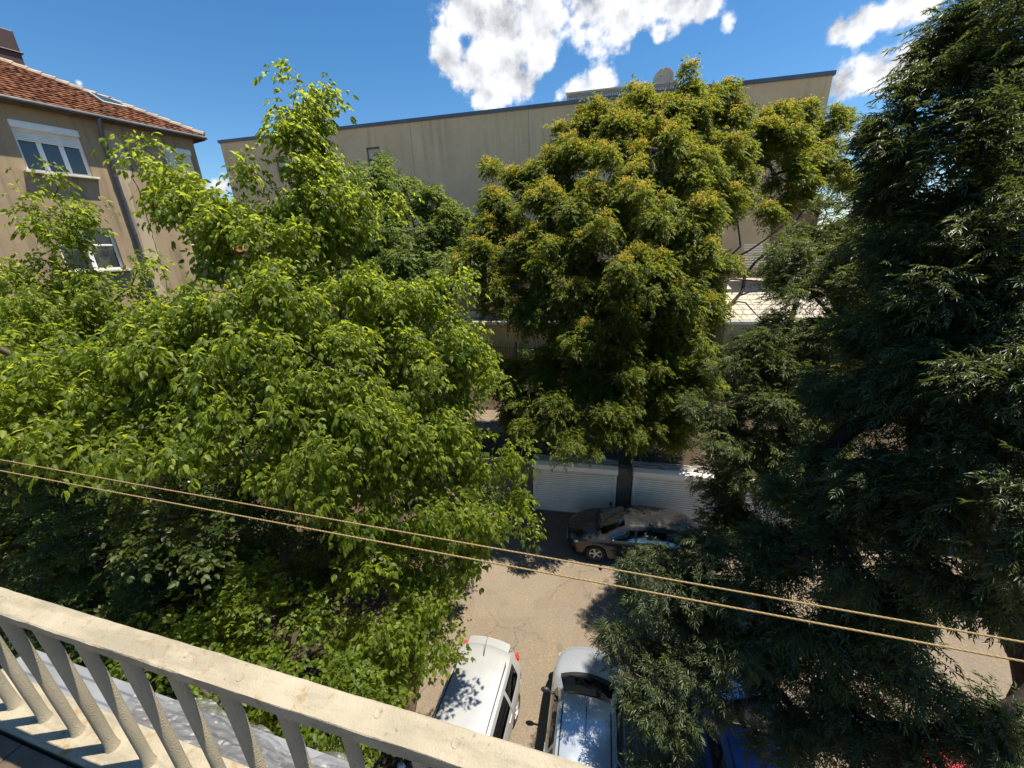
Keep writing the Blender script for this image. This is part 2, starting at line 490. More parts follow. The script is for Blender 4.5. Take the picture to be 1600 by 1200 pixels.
# roof: courses of tiles laid as steps, overhanging eaves
M_TILE, t, out = new_mat('roof_tile')
co = obj_coord(t)
nz = t.noise(1.1, 5, .6, co); vv = t.n('ShaderNodeTexVoronoi', {'Vector': stretch(t, co, (4.2, 4.2, 4.2)), 'Scale': 1.0}).outputs['Color']
c = t.ramp(t.mix(.5, nz, vv), [(.25, (.07, .03, .018)), (.5, (.15, .06, .03)), (.75, (.22, .095, .05))])
c = t.mix(t.math('MULTIPLY', t.sstep(t.noise(2.5, 5, .7, co), .55, .75), .5), c, (.11, .085, .06))
b_ = t.n('ShaderNodeBsdfPrincipled', {'Base Color': c, 'Roughness': .85, 'Specular IOR Level': .2})
t.link(b_.outputs[0], out.inputs[0])
OV = .32
e0 = np.array([-14 - OV, -OV, EV]); e1 = np.array([OV, -OV, EV]); e2 = np.array([OV, 10 + OV, EV]); e3 = np.array([-14 - OV, 10 + OV, EV])
RH = 2.75; r0 = np.array([-9.0, 5, EV + RH]); r1 = np.array([-5.0, 5, EV + RH])


def tiles(m, a, b, c, d, n):
    """slope from eave a-b up to ridge d-c"""
    nrm = np.cross(b - a, d - a); nrm /= np.linalg.norm(nrm)
    for i in range(n):
        t0, t1 = i / n, (i + 1.04) / n
        L0 = a + (d - a) * t0; R0 = b + (c - b) * t0; L1 = a + (d - a) * min(1, t1); R1 = b + (c - b) * min(1, t1)
        w = max(1, int(np.linalg.norm(R0 - L0) / .105))
        lo = []; hi = []; dn = []
        for j in range(w + 1):
            s = j / w; wav = .022 * (math.sin(j * PI) if False else (1 if j % 2 else -1)) * .5 + .006 * RNG.standard_normal()
            lo.append(L0 + (R0 - L0) * s + nrm * (.055 + wav)); hi.append(L1 + (R1 - L1) * s + nrm * (.012 + wav * .6)); dn.append(L0 + (R0 - L0) * s + nrm * (-.005))
        k = w + 1
        m.add(lo + hi + dn, [(j, j + 1, k + j + 1, k + j) for j in range(w)] + [(2 * k + j, 2 * k + j + 1, j + 1, j) for j in range(w)])


m = MB(); tiles(m, e0, e1, r1, r0, 22); tiles(m, e1, e2, r1, r1, 22); tiles(m, e2, e3, r0, r1, 22); tiles(m, e3, e0, r0, r0, 22)
roof = m.build('roof', M_TILE, house, recalc=False)
m = MB()
for p, q in ((e0, r0), (e1, r1), (e2, r1), (e3, r0), (r0, r1)):
    n = max(3, int(np.linalg.norm(q - p) / .36))
    for i in range(n):
        a = p + (q - p) * i / n; b = p + (q - p) * (i + 1.12) / n
        m.tube([a + [0, 0, .07], b + [0, 0, .05]], [.115, .095], 8)
m.build('ridge_tile', simple('ridge_mortar', (.40, .30, .22), .9, var=.35, vscale=2), roof)
M_WOOD = simple('old_timber', (.13, .105, .08), .85, var=.35, vscale=4)
m = MB(); t_ = .13
m.box(-14 - OV, OV, -OV, -OV + .03, EV - t_, EV + .02); m.box(OV - .03, OV, -OV + .03, 10 + OV, EV - t_, EV + .02)
m.box(-14 - OV, OV - .03, -OV + .03, -.002, EV - t_ + .02, EV - t_ + .045); m.box(.002, OV - .03, -OV + .03, 10, EV - t_ + .02, EV - t_ + .045)
m.build('eaves_board', M_WOOD, house)
m = MB()
g = [(-14 - OV, -OV - .07, EV - .03), (OV + .02, -OV - .07, EV - .05)]
m.tube(g, .06, 8); m.build('gutter', simple('old_zinc', (.16, .155, .15), .6, .3, var=.3), house, smooth=True)
# roof lights lying in the tiles
for (x, s) in ((-1.75, .34), (-5.3, .36)):
    base = e0 + (e1 - e0) * 0; up = (r1 - np.array([r1[0], -OV, EV])); upn = up / np.linalg.norm(up)
    c0 = np.array([x, -OV, EV]) + up * s; nrm = np.cross([1, 0, 0], upn)
    MM = Matrix.Translation(c0) @ Matrix(((1, 0, 0), (0, upn[1], nrm[1]), (0, upn[2], nrm[2]))).to_4x4()
    m = MB(); m.box(-.35, .35, -.5, .5, -.02, .13, MM); rl = m.build('roof_light', simple('lead_flashing', (.30, .31, .27), .5, .3), roof, bevel=.02)
    m = MB(); m.box(-.28, .28, -.42, .42, .131, .137, MM); m.build('pane', M_GLASS, rl)
# tall chimney block clad in dark sheet
m = MB(); m.box(-5.4, -2.62, 4.5, 5.8, EV + .8, EV + 3.42); m.box(-5.46, -2.56, 4.44, 5.86, EV + 2.72, EV + 2.78); m.box(-5.2, -3.0, 4.7, 5.6, EV + 3.42, EV + 4.3)
m.build('chimney', simple('oxblood_sheet', (.055, .028, .026), .55, .1, var=.2), house, bevel=.03)
# downpipe with brackets
m = MB(); px_ = -2.88
m.tube([(px_ - .05, -OV - .05, EV - .1), (px_ - .02, -OV + .06, EV - .3), (px_, -.1, EV - .62), (px_, -.1, .25), (px_ + .02, -.25, .12)], .062, 10)
dp = m.build('downpipe', simple('pipe_grey', (.13, .14, .16), .5, .5, var=.3, vscale=1.5), house, smooth=True)
for z in (13.1, 11.2, 9.2, 7.2, 5.2, 3.2, 1.2): m = MB(); m.lathe([(.064, -.03), (.075, -.03), (.075, .03), (.064, .03)], Matrix.Translation((px_, -.1, z)), 12); m.build('bracket', MATS['pipe_grey'], dp)
# bare strip where the render has fallen off beside the pipe, and the crack
def ragged(m, pts_l, pts_r, y):
    k = len(pts_l)
    m.add([(x, y, z) for x, z in pts_l] + [(x, y, z) for x, z in pts_r], [(i, k + i, k + i + 1, i + 1) for i in range(k - 1)])
pl, pr = [], []
for i in range(60):
    z = EV - .35 - i * .14; w = .22 + .16 * math.sin(i * .31) + .1 * RNG.random() + .12 * (i / 60)
    pl.append((px_ + .10 + .02 * RNG.random() - .05 * math.sin(i * .2), z)); pr.append((px_ + .14 + w, z))
m = MB(); ragged(m, pl, pr, -.006); m.build('bare_render', M_HOUSE_BASE, house)
pl, pr = [], []
x = px_ + .55
for i in range(46):
    z = EV - .8 - i * .13; x += RNG.normal(.006, .03); w = .012 + .02 * RNG.random()
    pl.append((x - w / 2, z)); pr.append((x + w / 2, z))
m = MB(); ragged(m, pl, pr, -.009); m.build('crack', simple('crack_dark', (.05, .04, .03), .95), house)

# ------------------------------------------------------------------ long building with the blank wall
BM = Matrix(((.977, .215, 0, -20.3), (-.215, .977, 0, 31.97), (0, 0, 1, 0), (0, 0, 0, 1)))
bld = thing('office_block', 'long block with a tall blank grey-beige rendered wall and blue metal coping', 'building', M=BM)
M_WALL = plaster_mat('blank_wall_render', (.74, .55, .325), (.42, .32, .20), .75, (.50, .385, .245), 18.0)
M_OCHRE = plaster_mat('ochre_render', (.55, .41, .20), (.33, .25, .14), .4)
M_COP = simple('blue_coping', (.10, .135, .155), .45, .3, var=.2, vscale=.6)
M_DGLASS = glass_mat('dark_glass', (.02, .035, .045), .06)
H = 18.05; L = 38.3
strip = [(14.5 + i * 2.6, 14.5 + i * 2.6 + 2.1, 6.0, 8.5) for i in range(7)]
small = [(11.4, 12.4, 15.3, 16.9), (4.3, 5.3, 15.3, 16.9)]
upl = [(15.6 + i * 4.1, 17.4 + i * 4.1, 10.3, 11.8) for i in range(3)]
m = MB(); wall_with_holes(m, 0, L, 0, H, strip + small + upl, 0, .25)
m.quad((0, 0, 0), (0, 0, H), (0, 16, H), (0, 16, 0)); m.quad((L, 0, 0), (L, 16, 0), (L, 16, H), (L, 0, H)); m.quad((0, 16, 0), (0, 16, H), (L, 16, H), (L, 16, 0)); m.quad((0, 0, H), (L, 0, H), (L, 16, H), (0, 16, H))
m.build('wall', M_WALL, bld)
m = MB()
for x0, x1 in ((0, 4.2), (4.2, 14.7), (14.7, 27), (27, L)): m.box(x0 - .08 * (x0 == 0) + .006 * (x0 > 0), x1 + .08 * (x1 == L) - .006 * (x1 < L), -.09, .35, H, H + .19)
m.box(-.08, .3, .36, 16, H, H + .19); m.box(L - .3, L + .08, .36, 16, H, H + .19)
m.build('coping', M_COP, bld)
for x in (4.2, 14.7, 22.4, 26.95): m = MB(); m.box(x - .012, x + .012, -.004, .02, H - 12, H); m.build('wall_joint', simple('joint', (.30, .25, .18), .9), bld)
for h in small:
    fr = window(bld, *h, .1, 1, mat=M_COP, sill=False); fr.children[0].data.materials[0] = M_DGLASS
    m = MB(); m.box(h[0] + .07, h[1] - .07, .115, .125, h[2] + .95, h[3] - .1); m.box(h[0] + .07, h[1] - .07, .116, .126, h[2] + .1, h[2] + .6); m.build('blind', simple('cream_blind', (.55, .47, .33), .8), fr)
for h in strip + upl:
    fr = window(bld, *h, .14, 2, mat=M_COP, sill=False); fr.children[0].data.materials[0] = M_DGLASS
for i in range(8): m = MB(); x = 14.25 + i * 2.6; m.box(x - .2, x + .2, -.14, -.003, 5.85, 8.75); m.build('pilaster', M_OCHRE, bld)
# rooftop plant room with slatted screen
m = MB(); m.box(24.6, 31, 1.6, 6, H + .1, H + .98); pr_ = m.build('plant_room', simple('screen_frame', (.17, .21, .25), .5, .3), bld)
m = MB()
for i in range(46): x = 24.65 + i * .138; m.box(x, x + .07, 1.54, 1.598, H + .12, H + .8)
m.box(24.5, 31.1, 1.45, 6.1, H + .985, H + 1.06)
m.build('screen_slats', simple('screen_slat', (.30, .34, .37), .5, .3), pr_)
# low wing in front with its pale edge
WY = -2.2
m = MB(); wall_with_holes(m, 6, 46, 0, 5.45, [(x, x + 2.4, 1.9, 3.1) for x in (16.5, 20.5, 24.2, 28)], WY, .3)
m.quad((6, WY, 0), (6, WY, 5.45), (6, 0, 5.45), (6, 0, 0)); m.quad((46, WY, 0), (46, 4, 0), (46, 4, 5.45), (46, WY, 5.45))
wing = m.build('low_wing', M_OCHRE, bld)
m = MB(); m.box(16.2, 31, WY + .31, WY + .34, 1.8, 3.2); m.build('dark_opening', MATS['dark_interior'], wing)
m = MB(); m.box(5.8, 46.2, WY - .12, -.003, 5.451, 5.60); m.build('flat_roof', simple('roof_felt', (.25, .22, .19), .9, var=.3), wing)
m = MB(); m.box(5.8, 46.2, WY - .17, WY - .121, 5.50, 5.68); m.build('roof_edge', simple('white_edge_strip', (.74, .71, .64), .6, var=.15), wing)
# light lean-to with pitched sheet roof and white slatted awning on the wing's roof
AX0, AX1 = 33.7, 39.0
m = MB(); ay = -4.2
m.add([(AX0, ay, 6.12), (AX1, ay, 6.12), (AX1, -1.3, 8.1), (AX0, -1.3, 8.1), (AX0, ay, 6.0), (AX1, ay, 6.0), (AX1, -1.3, 7.98), (AX0, -1.3, 7.98)],
      [(0, 1, 2, 3), (4, 7, 6, 5), (0, 4, 5, 1), (1, 5, 6, 2), (2, 6, 7, 3), (3, 7, 4, 0)])
for i in range(9): yy = ay + .05 + .33 * i; zz = 6.13 + (yy - ay) * .683; m.box(AX0, AX1, yy, yy + .025, zz - .02, zz + .012)
lt = m.build('lean_to_roof', simple('cream_sheet', (.40, .35, .28), .7, var=.12), bld)
m = MB(); m.box(AX0 + .01, AX1 - .01, ay + .06, WY - .2, 0, 5.99); m.box(AX0 + .01, AX1 - .01, WY - .19, -1.32, 5.70, 5.99); m.build('lean_to_wall', M_OCHRE, lt)
m = MB(); m.box(AX0 - .62, AX0 - .02, -3.6, -.02, 5.7, 8.9); m.build('lean_to_cheek', M_OCHRE, lt)
m = MB(); m.box(AX0 - .1, AX1, ay - .09, ay - .01, 5.93, 6.09); m.build('lean_to_gutter', simple('white_edge_strip', (.74, .71, .64), .6, var=.15), lt)
m = MB()
for i in range(10): zz = 8.75 + i * .13; m.box(AX0 + 1.2, AX1, -2.1 + i * .075, -2.1 + i * .075 + .14, zz, zz + .05)
m.build('awning_slats', simple('white_slat', (.80, .78, .73), .5), lt)
m = MB(); m.box(AX0 + .2, AX1, -2.2, -2.0, 8.25, 8.55); m.build('awning_beam', simple('beam_brown', (.12, .10, .09), .7), lt)
m = MB(); m.box(AX0 + 3, AX1, -.04, -.006, 8.9, 12.5); m.build('brick_panel', simple('brick_brown', (.30, .17, .11), .85, var=.25, vscale=8), bld)

# satellite dish on the roof
ds = thing('satellite_dish', 'large pale satellite dish standing on the flat roof edge above the blank wall', 'satellite dish', M=BM @ Matrix.Translation((30.3, 2.4, H + .25)))
DR = Matrix.Translation((0, 0, 1.15)) @ Matrix.Rotation(math.radians(-20), 4, 'Z') @ Matrix.Rotation(math.radians(84), 4, 'X')
m = MB(); R_ = .58
m.lathe([(R_ * i / 8, .16 * (i / 8) ** 2) for i in range(0, 9)] + [(R_ + .02, .17), (R_, .14)] + [(R_ * i / 8, .16 * (i / 8) ** 2 - .025) for i in range(8, -1, -1)], DR, 28)
M_DISH = simple('dish_grey', (.46, .40, .33), .5, .1)
m.build('reflector', M_DISH, ds, smooth=True)
m = MB(); m.tube([(0, 0, 0), (0, 0, 1.1)], .05, 8); m.box(-.3, .3, -.3, .3, 0, .05); m.build('mast', MATS['old_zinc'], ds)
m = MB(); p = DR @ Vector((0, 0, .65)); m.tube([DR @ Vector((0, R_, .16)), DR @ Vector((0, .3, .55)), p], .018, 6); m.ellip(p, (.06, .06, .06)); m.build('feed_arm', MATS['old_zinc'], ds)

# distant little house with red roof between the two buildings
fh = thing('distant_house', 'far small house with red tiled roof seen between the two buildings', 'house', (-36, 52, 0), .3)
m = MB(); m.box(-7, 7, -4, 4, 0, 11.2); m.build('wall', M_HOUSE, fh)
m = MB(); m.prism([(-4.6, 11.0), (4.6, 11.0), (0, 14.2)], -7.4, 7.4); o = m.build('roof', M_TILE, fh); o.rotation_euler = (0, 0, PI / 2)

# ------------------------------------------------------------------ iron fence on the raised ground
fence = thing('iron_fence', 'dark iron railing with spiked tops along the foot of the ochre wing', 'fence', M=GM @ Matrix.Translation((0, 10.9, TOPZ)))
M_IRON = simple('black_iron', (.018, .018, .018), .55, .2, var=.2)
m = MB()
for x in np.arange(-8, 18, .155):
    h = 2.15 + .03 * math.sin(x * 3)
    m.tube([(x, 0, 0), (x, 0, h), (x, 0, h + .16)], [.014, .014, .003], 4)
m.build('bars', M_IRON, fence)
m = MB()
for z in (.25, 1.0, 1.85): m.box(-8, 18, -.02, .02, z, z + .045)
m.build('rail', M_IRON, fence)
m = MB()
for x in np.arange(-8, 18.1, 2.6): m.box(x - .04, x + .04, .022, .10, -.2, 2.3)
m.build('post', M_IRON, fence)

# ------------------------------------------------------------------ row of lock-up bays with white roller shutters
M_ALU = simple('shutter_white', (.84, .78, .69), .45, .1, var=.1, vscale=1.2)
M_DIRTW, t, out = new_mat('flaking_white')
co = obj_coord(t)
f = t.noise(4, 6, .7, stretch(t, co, (.6, 3, 3)))
c = t.ramp(f, [(.40, (.46, .45, .42)), (.50, (.38, .36, .33)), (.56, (.13, .11, .09))])
b_ = t.n('ShaderNodeBsdfPrincipled', {'Base Color': c, 'Roughness': .6}); t.link(b_.outputs[0], out.inputs[0])
M_CONC = simple('dark_concrete', (.12, .105, .09), .92, var=.4, vscale=1.5, bump=.5, bscale=18)


def bay(x0, w, label, droop):
    g = thing('roller_shutter_bay', label, 'roller shutter', M=GM @ Matrix.Translation((x0, 0, 0)), group='white roller shutter bays beside the dark car')
    m = MB(); n = 21; z0, z1 = .06, 1.98; hh = (z1 - z0) / n
    for i in range(n):
        z = z0 + i * hh
        pr = [(.045, 0), (-.018, .06), (-.032, .40), (-.024, .72), (.045, .97), (.045, 1.0)]
        m.add([(xx, yy, z + hh * q) for yy, q in pr for xx in (.09, w - .09)], [(2 * q, 2 * q + 1, 2 * q + 3, 2 * q + 2) for q in range(5)])
    m.build('shutter_curtain', M_ALU, g)
    m = MB(); m.box(.09, w - .09, -.02, .03, .0, .06); m.build('bottom_bar', simple('grey_alu', (.3, .3, .29), .4, .6), g)
    for xx in (0, w - .1):
        m = MB(); m.box(xx, xx + .1, -.05, .06, 0, 1.98); m.build('guide_rail', M_ALU, g, bevel=.008)
    m = MB(); pr = [(-.06, 1.985), (-.22, 2.05), (-.27, 2.14), (-.24, 2.30), (-.10, 2.385), (.30, 2.40), (.30, 1.985)]
    k = len(pr); m.add([(-.02, y, z) for y, z in pr] + [(w + .02, y, z) for y, z in pr], [tuple(range(k)), tuple(range(k, 2 * k))[::-1]] + [(i, k + i, k + (i + 1) % k, (i + 1) % k) for i in range(k)])
    hb = m.build('shutter_housing', M_ALU, g, bevel=.012)
    m = MB()
    for j in range(4):
        y = -.1 + j * .11; m.box(-.03, w + .03, y, y + .095, 2.402 + .001 * j, 2.414 + droop * j)
    m.build('top_boards', M_DIRTW, hb)
    return g


bay(-.02, 3.22, 'white roller shutter bay standing left of the dark car and of the trunk', .002)
bay(3.78, 3.22, 'white roller shutter bay directly behind the roof of the dark car', .004)
bay(7.36, 3.2, 'white roller shutter bay mostly hidden by leaves behind the dark car tail', .003)
rw = MB()
rw.box(-30, -.05, .02, .3, 0, 2.2, GM); rw.box(3.23, 3.75, .0, .3, 0, 2.25, GM); rw.box(7.03, 7.33, 0, .3, 0, 2.25, GM); rw.box(10.6, 24, .02, .3, 0, 2.2, GM)
rw.box(-.05, 10.6, .305, .45, 0, 2.1, GM)
tag(rw.build('retaining_wall', M_CONC), 'dark stained concrete retaining wall the shutter bays are set into', 'wall')

# ------------------------------------------------------------------ cars
def paint_mat(name, col, metal=.35, rough=.32, dust=.25, coat=.6):
    m, t, out = new_mat(name)
    co = obj_coord(t)
    flake = t.noise(220, 2, .5, co)
    c = t.mix(t.math('MULTIPLY', flake, .3), col, tuple(min(1, x * 1.25) for x in col))
    du = t.math('MULTIPLY', t.sstep(t.noise(3.2, 6, .65, co), .42, .75), dust)
    c = t.mix(du, c, (.33, .29, .23))
    sp = t.n('ShaderNodeTexVoronoi', {'Vector': co, 'Scale': 9.0, 'Randomness': 1.0}).outputs['Distance']
    c = t.mix(t.math('MULTIPLY', t.sstep(sp, .05, .03), .6), c, (.10, .08, .05))
    r = t.math('ADD', t.math('MULTIPLY', du, .9), rough)
    b = t.n('ShaderNodeBsdfPrincipled', {'Base Color': c, 'Roughness': r, 'Metallic': metal, 'Coat Weight': coat, 'Coat Roughness': .12, 'Specular IOR Level': .5})
    t.link(b.outputs[0], out.inputs[0]); return m


M_CGLASS, t, out = new_mat('car_glass')
g_ = t.n('ShaderNodeBsdfGlossy', {'Color': (.9, .95, .95), 'Roughness': .03}); tr_ = t.n('ShaderNodeBsdfTransparent', {'Color': (.62, .68, .66)})
fr_ = t.n('ShaderNodeFresnel', {'IOR': 1.6}); mx = t.n('ShaderNodeMixShader', {0: t.math('ADD', fr_.outputs[0], .13, True)})
t.link(tr_.outputs[0], mx.inputs[1]); t.link(g_.outputs[0], mx.inputs[2]); t.link(mx.outputs[0], out.inputs[0])
M_BLACK = simple('black_trim', (.018, .018, .018), .5, var=.2)
M_RUB = simple('tyre_rubber', (.02, .02, .02), .85, var=.3)
M_RIM = simple('alloy', (.45, .45, .46), .35, .8)
M_SEAT = simple('seat_cloth', (.20, .20, .20), .9, var=.3)
M_DASH = simple('dash_grey', (.14, .14, .135), .7, var=.2)
M_RED = simple('lamp_red', (.42, .02, .02), .15, coat=.6)
M_LAMP = simple('lamp_clear', (.50, .49, .40), .12, .3, coat=.8, var=.2, vscale=9)
M_CHROME = simple('bright_metal', (.6, .6, .6), .2, .9)
M_RUBSTRIP = simple('rub_strip', (.05, .05, .052), .6)


def smooth_curve(xs, pts, k=.10):
    px = np.array([p[0] for p in pts]); py = np.array([p[1] for p in pts])
    fine = np.linspace(xs.min() - .6, xs.max() + .6, 900); v = np.interp(fine, px, py)
    st = fine[1] - fine[0]; r = int(3 * k / st); ker = np.exp(-.5 * ((np.arange(-r, r + 1) * st) / k) ** 2); ker /= ker.sum()
    v = np.convolve(np.pad(v, r, mode='edge'), ker, 'valid')
    return np.interp(xs, fine, v)


def make_car(name, label, loc, rz, paint, S, group=None):
    """S: L W, belt/hood profile, roof profile, glass x ranges. +x is the nose"""
    g = thing(name, label, 'car', loc, rz, group)
    L, W = S['L'], S['W']; hl = L / 2
    wr = S.get('wheel_r', .30); xf, xr = S['axles']
    ws0, ws1 = S['ws']            # windscreen foot / head (x)
    rw0, rw1 = S['rw']            # rear glass head / foot (x)
    brk = {-hl, hl, ws0, ws1, rw0, rw1, -hl + .06, hl - .06, -hl + .02, hl - .02}
    for a, b in S['doors']: brk |= {a, b}
    for a, b in S['glass']: brk |= {a, b}
    for xw in (xf, xr):
        for q in np.linspace(-(wr + .07), wr + .07, 13): brk.add(xw + q)
    xs = list(np.arange(-hl, hl, .09)); xs = [x for x in xs if min(abs(x - b) for b in brk) > .035] + list(brk)
    xs = np.array(sorted(x for x in xs if -hl <= x <= hl))
    zb = smooth_curve(xs, S['belt'], .09)
    zr = smooth_curve(xs, S['roof'], S.get('ksm', .07)); zr = np.maximum(zr, zb + .03)
    u = np.abs(xs) / hl
    plan = 1 - S.get('taper', .20) * np.clip((u - .62) / .38, 0, 1) ** 2.2 - .10 * np.clip((u - .95) / .05, 0, 1) ** 2
    wmax = W / 2 * plan
    cab = np.clip((zr - zb) / .42, 0, 1)
    n1, n2, n3 = 9, 5, 9
    zs = np.full(len(xs), .20)
    arch = np.zeros(len(xs), bool)
    for xw in (xf, xr):
        R2 = wr + .07; d = np.abs(xs - xw); k = d < R2 + 1e-6
        zz = wr + np.sqrt(np.maximum(0, R2 ** 2 - d ** 2)); zs[k] = np.maximum(zs[k], zz[k] - .0); arch |= k
    ends = np.clip((u - .9) / .1, 0, 1) ** 1.6
    zs = np.where(arch, zs, zs + .10 * ends)
    V = []; K = n1 + n2 + n3 + 1
    for i in range(len(xs)):
        w = wmax[i]; b = zb[i]; s = min(zs[i], b - .03); r = zr[i]
        wb = w * S.get('belt_w', .94); tum = S.get('tumble', .20) * cab[i]
        wroof = wb - .045 - tum
        col = []
        for j in range(n1 + 1):
            q = j / n1; z = s + (b - s) * q
            zn = np.clip((z - .2) / (b - .2 + 1e-6), 0, 1)
            y = w * (.95 + .05 * math.sin(PI * min(1, zn * 1.25) * .5)) if zn < .8 else w + (wb - w) * ((zn - .8) / .2) ** 1.6
            if zn < .8: y = w * (.945 + .055 * math.sin(PI * .5 * zn / .8))
            col.append((y, z))
        crown = S.get('crown', .055) * (.35 + .65 * cab[i])
        edge = r - crown
        edge = max(edge, b + .012)
        for j in range(1, n2 + 1):
            q = j / n2; z = b + (edge - b) * q; y = wb + (wroof - wb) * (q ** 1.25)
            col.append((y, z))
        for j in range(1, n3 + 1):
            q = j / n3; y = wroof * (1 - q); z = edge + (r - edge) * (1 - (1 - q) ** 2.6)
            col.append((y, z))
        V.append(col)
    N = len(xs)
    def bow(x, y):                        # screens, nose and tail curve in plan
        st = lambda t_: (lambda c_: c_ * c_ * (3 - 2 * c_))(min(1, max(0, t_)))
        q = max(0, 1 - (y / (W / 2)) ** 2)
        return S.get('bowf', .19) * st((x - ws1 + .35) / (ws0 - ws1 + .35)) * q - S.get('bowr', .12) * st((rw0 + .4 - x) / .5) * q
    verts = []
    for side in (1, -1):
        for i in range(N):
            for (y, z) in V[i]: verts.append((xs[i] + bow(xs[i], y), side * y, z))
    base = N * K
    faces = {'body': []}

    def put(key, f): faces.setdefault(key, []).append(f)
    for si, side in enumerate((1, -1)):
        for i in range(N - 1):
            xm = (xs[i] + xs[i + 1]) / 2
            for j in range(K - 1):
                a = si * base + i * K + j; f = (a, a + K, a + K + 1, a + 1) if side == -1 else (a, a + 1, a + K + 1, a + K)
                key = 'body'
                if j < n1:
                    for di, (p, q) in enumerate(S['doors']):
                        if p < xm < q and j >= 1: key = f'door{di}{si}'
                elif j < n1 + n2:
                    for gi, (p, q) in enumerate(S['glass']):
                        if p < xm < q and n1 + (0 if cab[i] > .2 else 9) <= j < n1 + n2 - 1 and min(cab[i], cab[i + 1]) > .16: key = f'sglass{gi}{si}'
                else:
                    jj = j - n1 - n2
                    if ws1 < xm < ws0 and jj >= 1: key = 'windscreen'
                    elif rw1 < xm < rw0 and jj >= 1 and not S.get('pickup'): key = 'rear_window'
                    elif rw0 <= xm <= ws1 and jj >= (1 if True else 0): key = 'roof'
                    elif xm > ws0 and jj >= 1: key = 'hood'
                put(key, f)
    for i in (0, N - 1):                     # nose and tail
        for j in range(K - 1):
            a = i * K + j; b_ = base + i * K + j
            put('body', (a, a + 1, b_ + 1, b_))
    def mesh(key, nm, mat, parent, off=0.0, smooth=True):
        fs = faces.get(key)
        if not fs: return None
        used = sorted({q for f in fs for q in f}); mp = {q: i for i, q in enumerate(used)}
        mb = MB(); mb.add([verts[q] for q in used], [tuple(mp[q] for q in f) for f in fs])
        return mb.build(nm, mat, parent, smooth=smooth)
    body = mesh('body', 'body', paint, g)
    em = body.modifiers.new('edge', 'EDGE_SPLIT'); em.split_angle = math.radians(38)
    mesh('roof', 'roof_panel', paint, g); mesh('hood', 'bonnet', paint, g)
    mesh('windscreen', 'windscreen', M_CGLASS, g); mesh('rear_window', 'rear_window', M_CGLASS, g)
    zat = lambda x: float(np.interp(x, xs, zb)); rat = lambda x: float(np.interp(x, xs, zr)); wat = lambda x: float(np.interp(x, xs, wmax))
    for si, side in enumerate((1, -1)):
        for di, (p, q) in enumerate(S['doors']):
            d = mesh(f'door{di}{si}', 'door', paint, g)
            if d is None: continue
            hm = MB(); xx = p + .14; z = zat(xx) - .11
            hm.box(xx - .09, xx + .09, side * (wat(xx) * .985 + .006) - .012, side * (wat(xx) * .985 + .006) + .012, z - .016, z + .016)
            hm.build('handle', M_BLACK if S.get('plain') else paint, d, bevel=.006)
            if True:
                sm = MB()
                for xx in (p, q):
                    i = int(np.argmin(np.abs(xs - xx))); col = V[i][1:n1 + 1]
                    for (y0, z0), (y1, z1) in zip(col[:-1], col[1:]):
                        sm.add([(xx - .005, side * (y0 + .002), z0), (xx + .005, side * (y0 + .002), z0), (xx + .005, side * (y1 + .002), z1), (xx - .005, side * (y1 + .002), z1)], [(0, 1, 2, 3)])
                sm.build('door_gap', M_BLACK, d)
        for gi in range(len(S['glass'])): mesh(f'sglass{gi}{si}', 'side_window', M_CGLASS, g)
        # rubbing strip along the flank
        sm = MB(); ii = [i for i in range(N) if xr + wr + .12 < xs[i] < xf - wr - .12]
        for a, b in zip(ii[:-1], ii[1:]):
            y0 = side * (wmax[a] * .995 + .008); y1 = side * (wmax[b] * .995 + .008)
            sm.quad((xs[a], y0, .50), (xs[b], y1, .50), (xs[b], y1, .58), (xs[a], y0, .58))
        sm.build('side_strip', M_RUBSTRIP if S.get('strip') else paint, g)
        # roof gutter
        sm = MB(); ii = [i for i in range(N) if rw0 - .02 < xs[i] < ws1 + .02]
        for a, b in zip(ii[:-1], ii[1:]):
            (ya, za), (yb, zb_) = V[a][n1 + n2 + 1], V[b][n1 + n2 + 1]
            sm.quad((xs[a], side * (ya + .014), za - .002), (xs[b], side * (yb + .014), zb_ - .002), (xs[b], side * (yb - .014), zb_ + .006), (xs[a], side * (ya - .014), za + .006))
        sm.build('roof_moulding', M_BLACK, g)
        # mirrors
        mm = MB(); xm_ = ws0 - .30; zz = zat(xm_) + .08; yy = wat(xm_) * .97
        mm.ellip((xm_, side * (yy + .13), zz + .03), (.055, .10, .07), None, 12, 8); mm.box(xm_ - .02, xm_ + .02, min(side * (yy - .06), side * (yy + .06)), max(side * (yy - .06), side * (yy + .06)), zz - .03, zz + .0)
        mm.build('door_mirror', M_BLACK if S.get('plain_mirror') else paint, g, smooth=True)
        # wheels
        for xw in (xf, xr):
            Mx = Matrix.Translation((xw, side * (W / 2 - .115), wr)) @ Matrix.Rotation(-side * PI / 2, 4, 'X')
            wl = thing('wheel', None, None); wl.parent = g
            tm = MB(); tm.lathe([(wr * .62, -.08), (wr * .9, -.095), (wr * .985, -.07), (wr, -.03), (wr, .03), (wr * .985, .07), (wr * .9, .095), (wr * .62, .08)], Mx, 28); tm.build('tyre', M_RUB, wl, smooth=True)
            rm = MB(); rm.lathe([(wr * .64, .082), (wr * .60, .085), (wr * .57, .03)], Mx, 28)
            ns = S.get('spokes', 5)
            for q in range(ns):
                RM = Mx @ Matrix.Rotation(2 * PI * q / ns, 4, 'Z'); rm.box(.02, wr * .6, -.028, .028, .045, .066, RM)
            rm.lathe([(.0, .08), (.05, .078), (.06, .05)], Mx, 14); rm.build('rim', M_RIM, wl)
            dm = MB(); dm.lathe([(0, .02), (wr * .58, .02)], Mx, 20); dm.build('brake_disc', M_BLACK, wl)
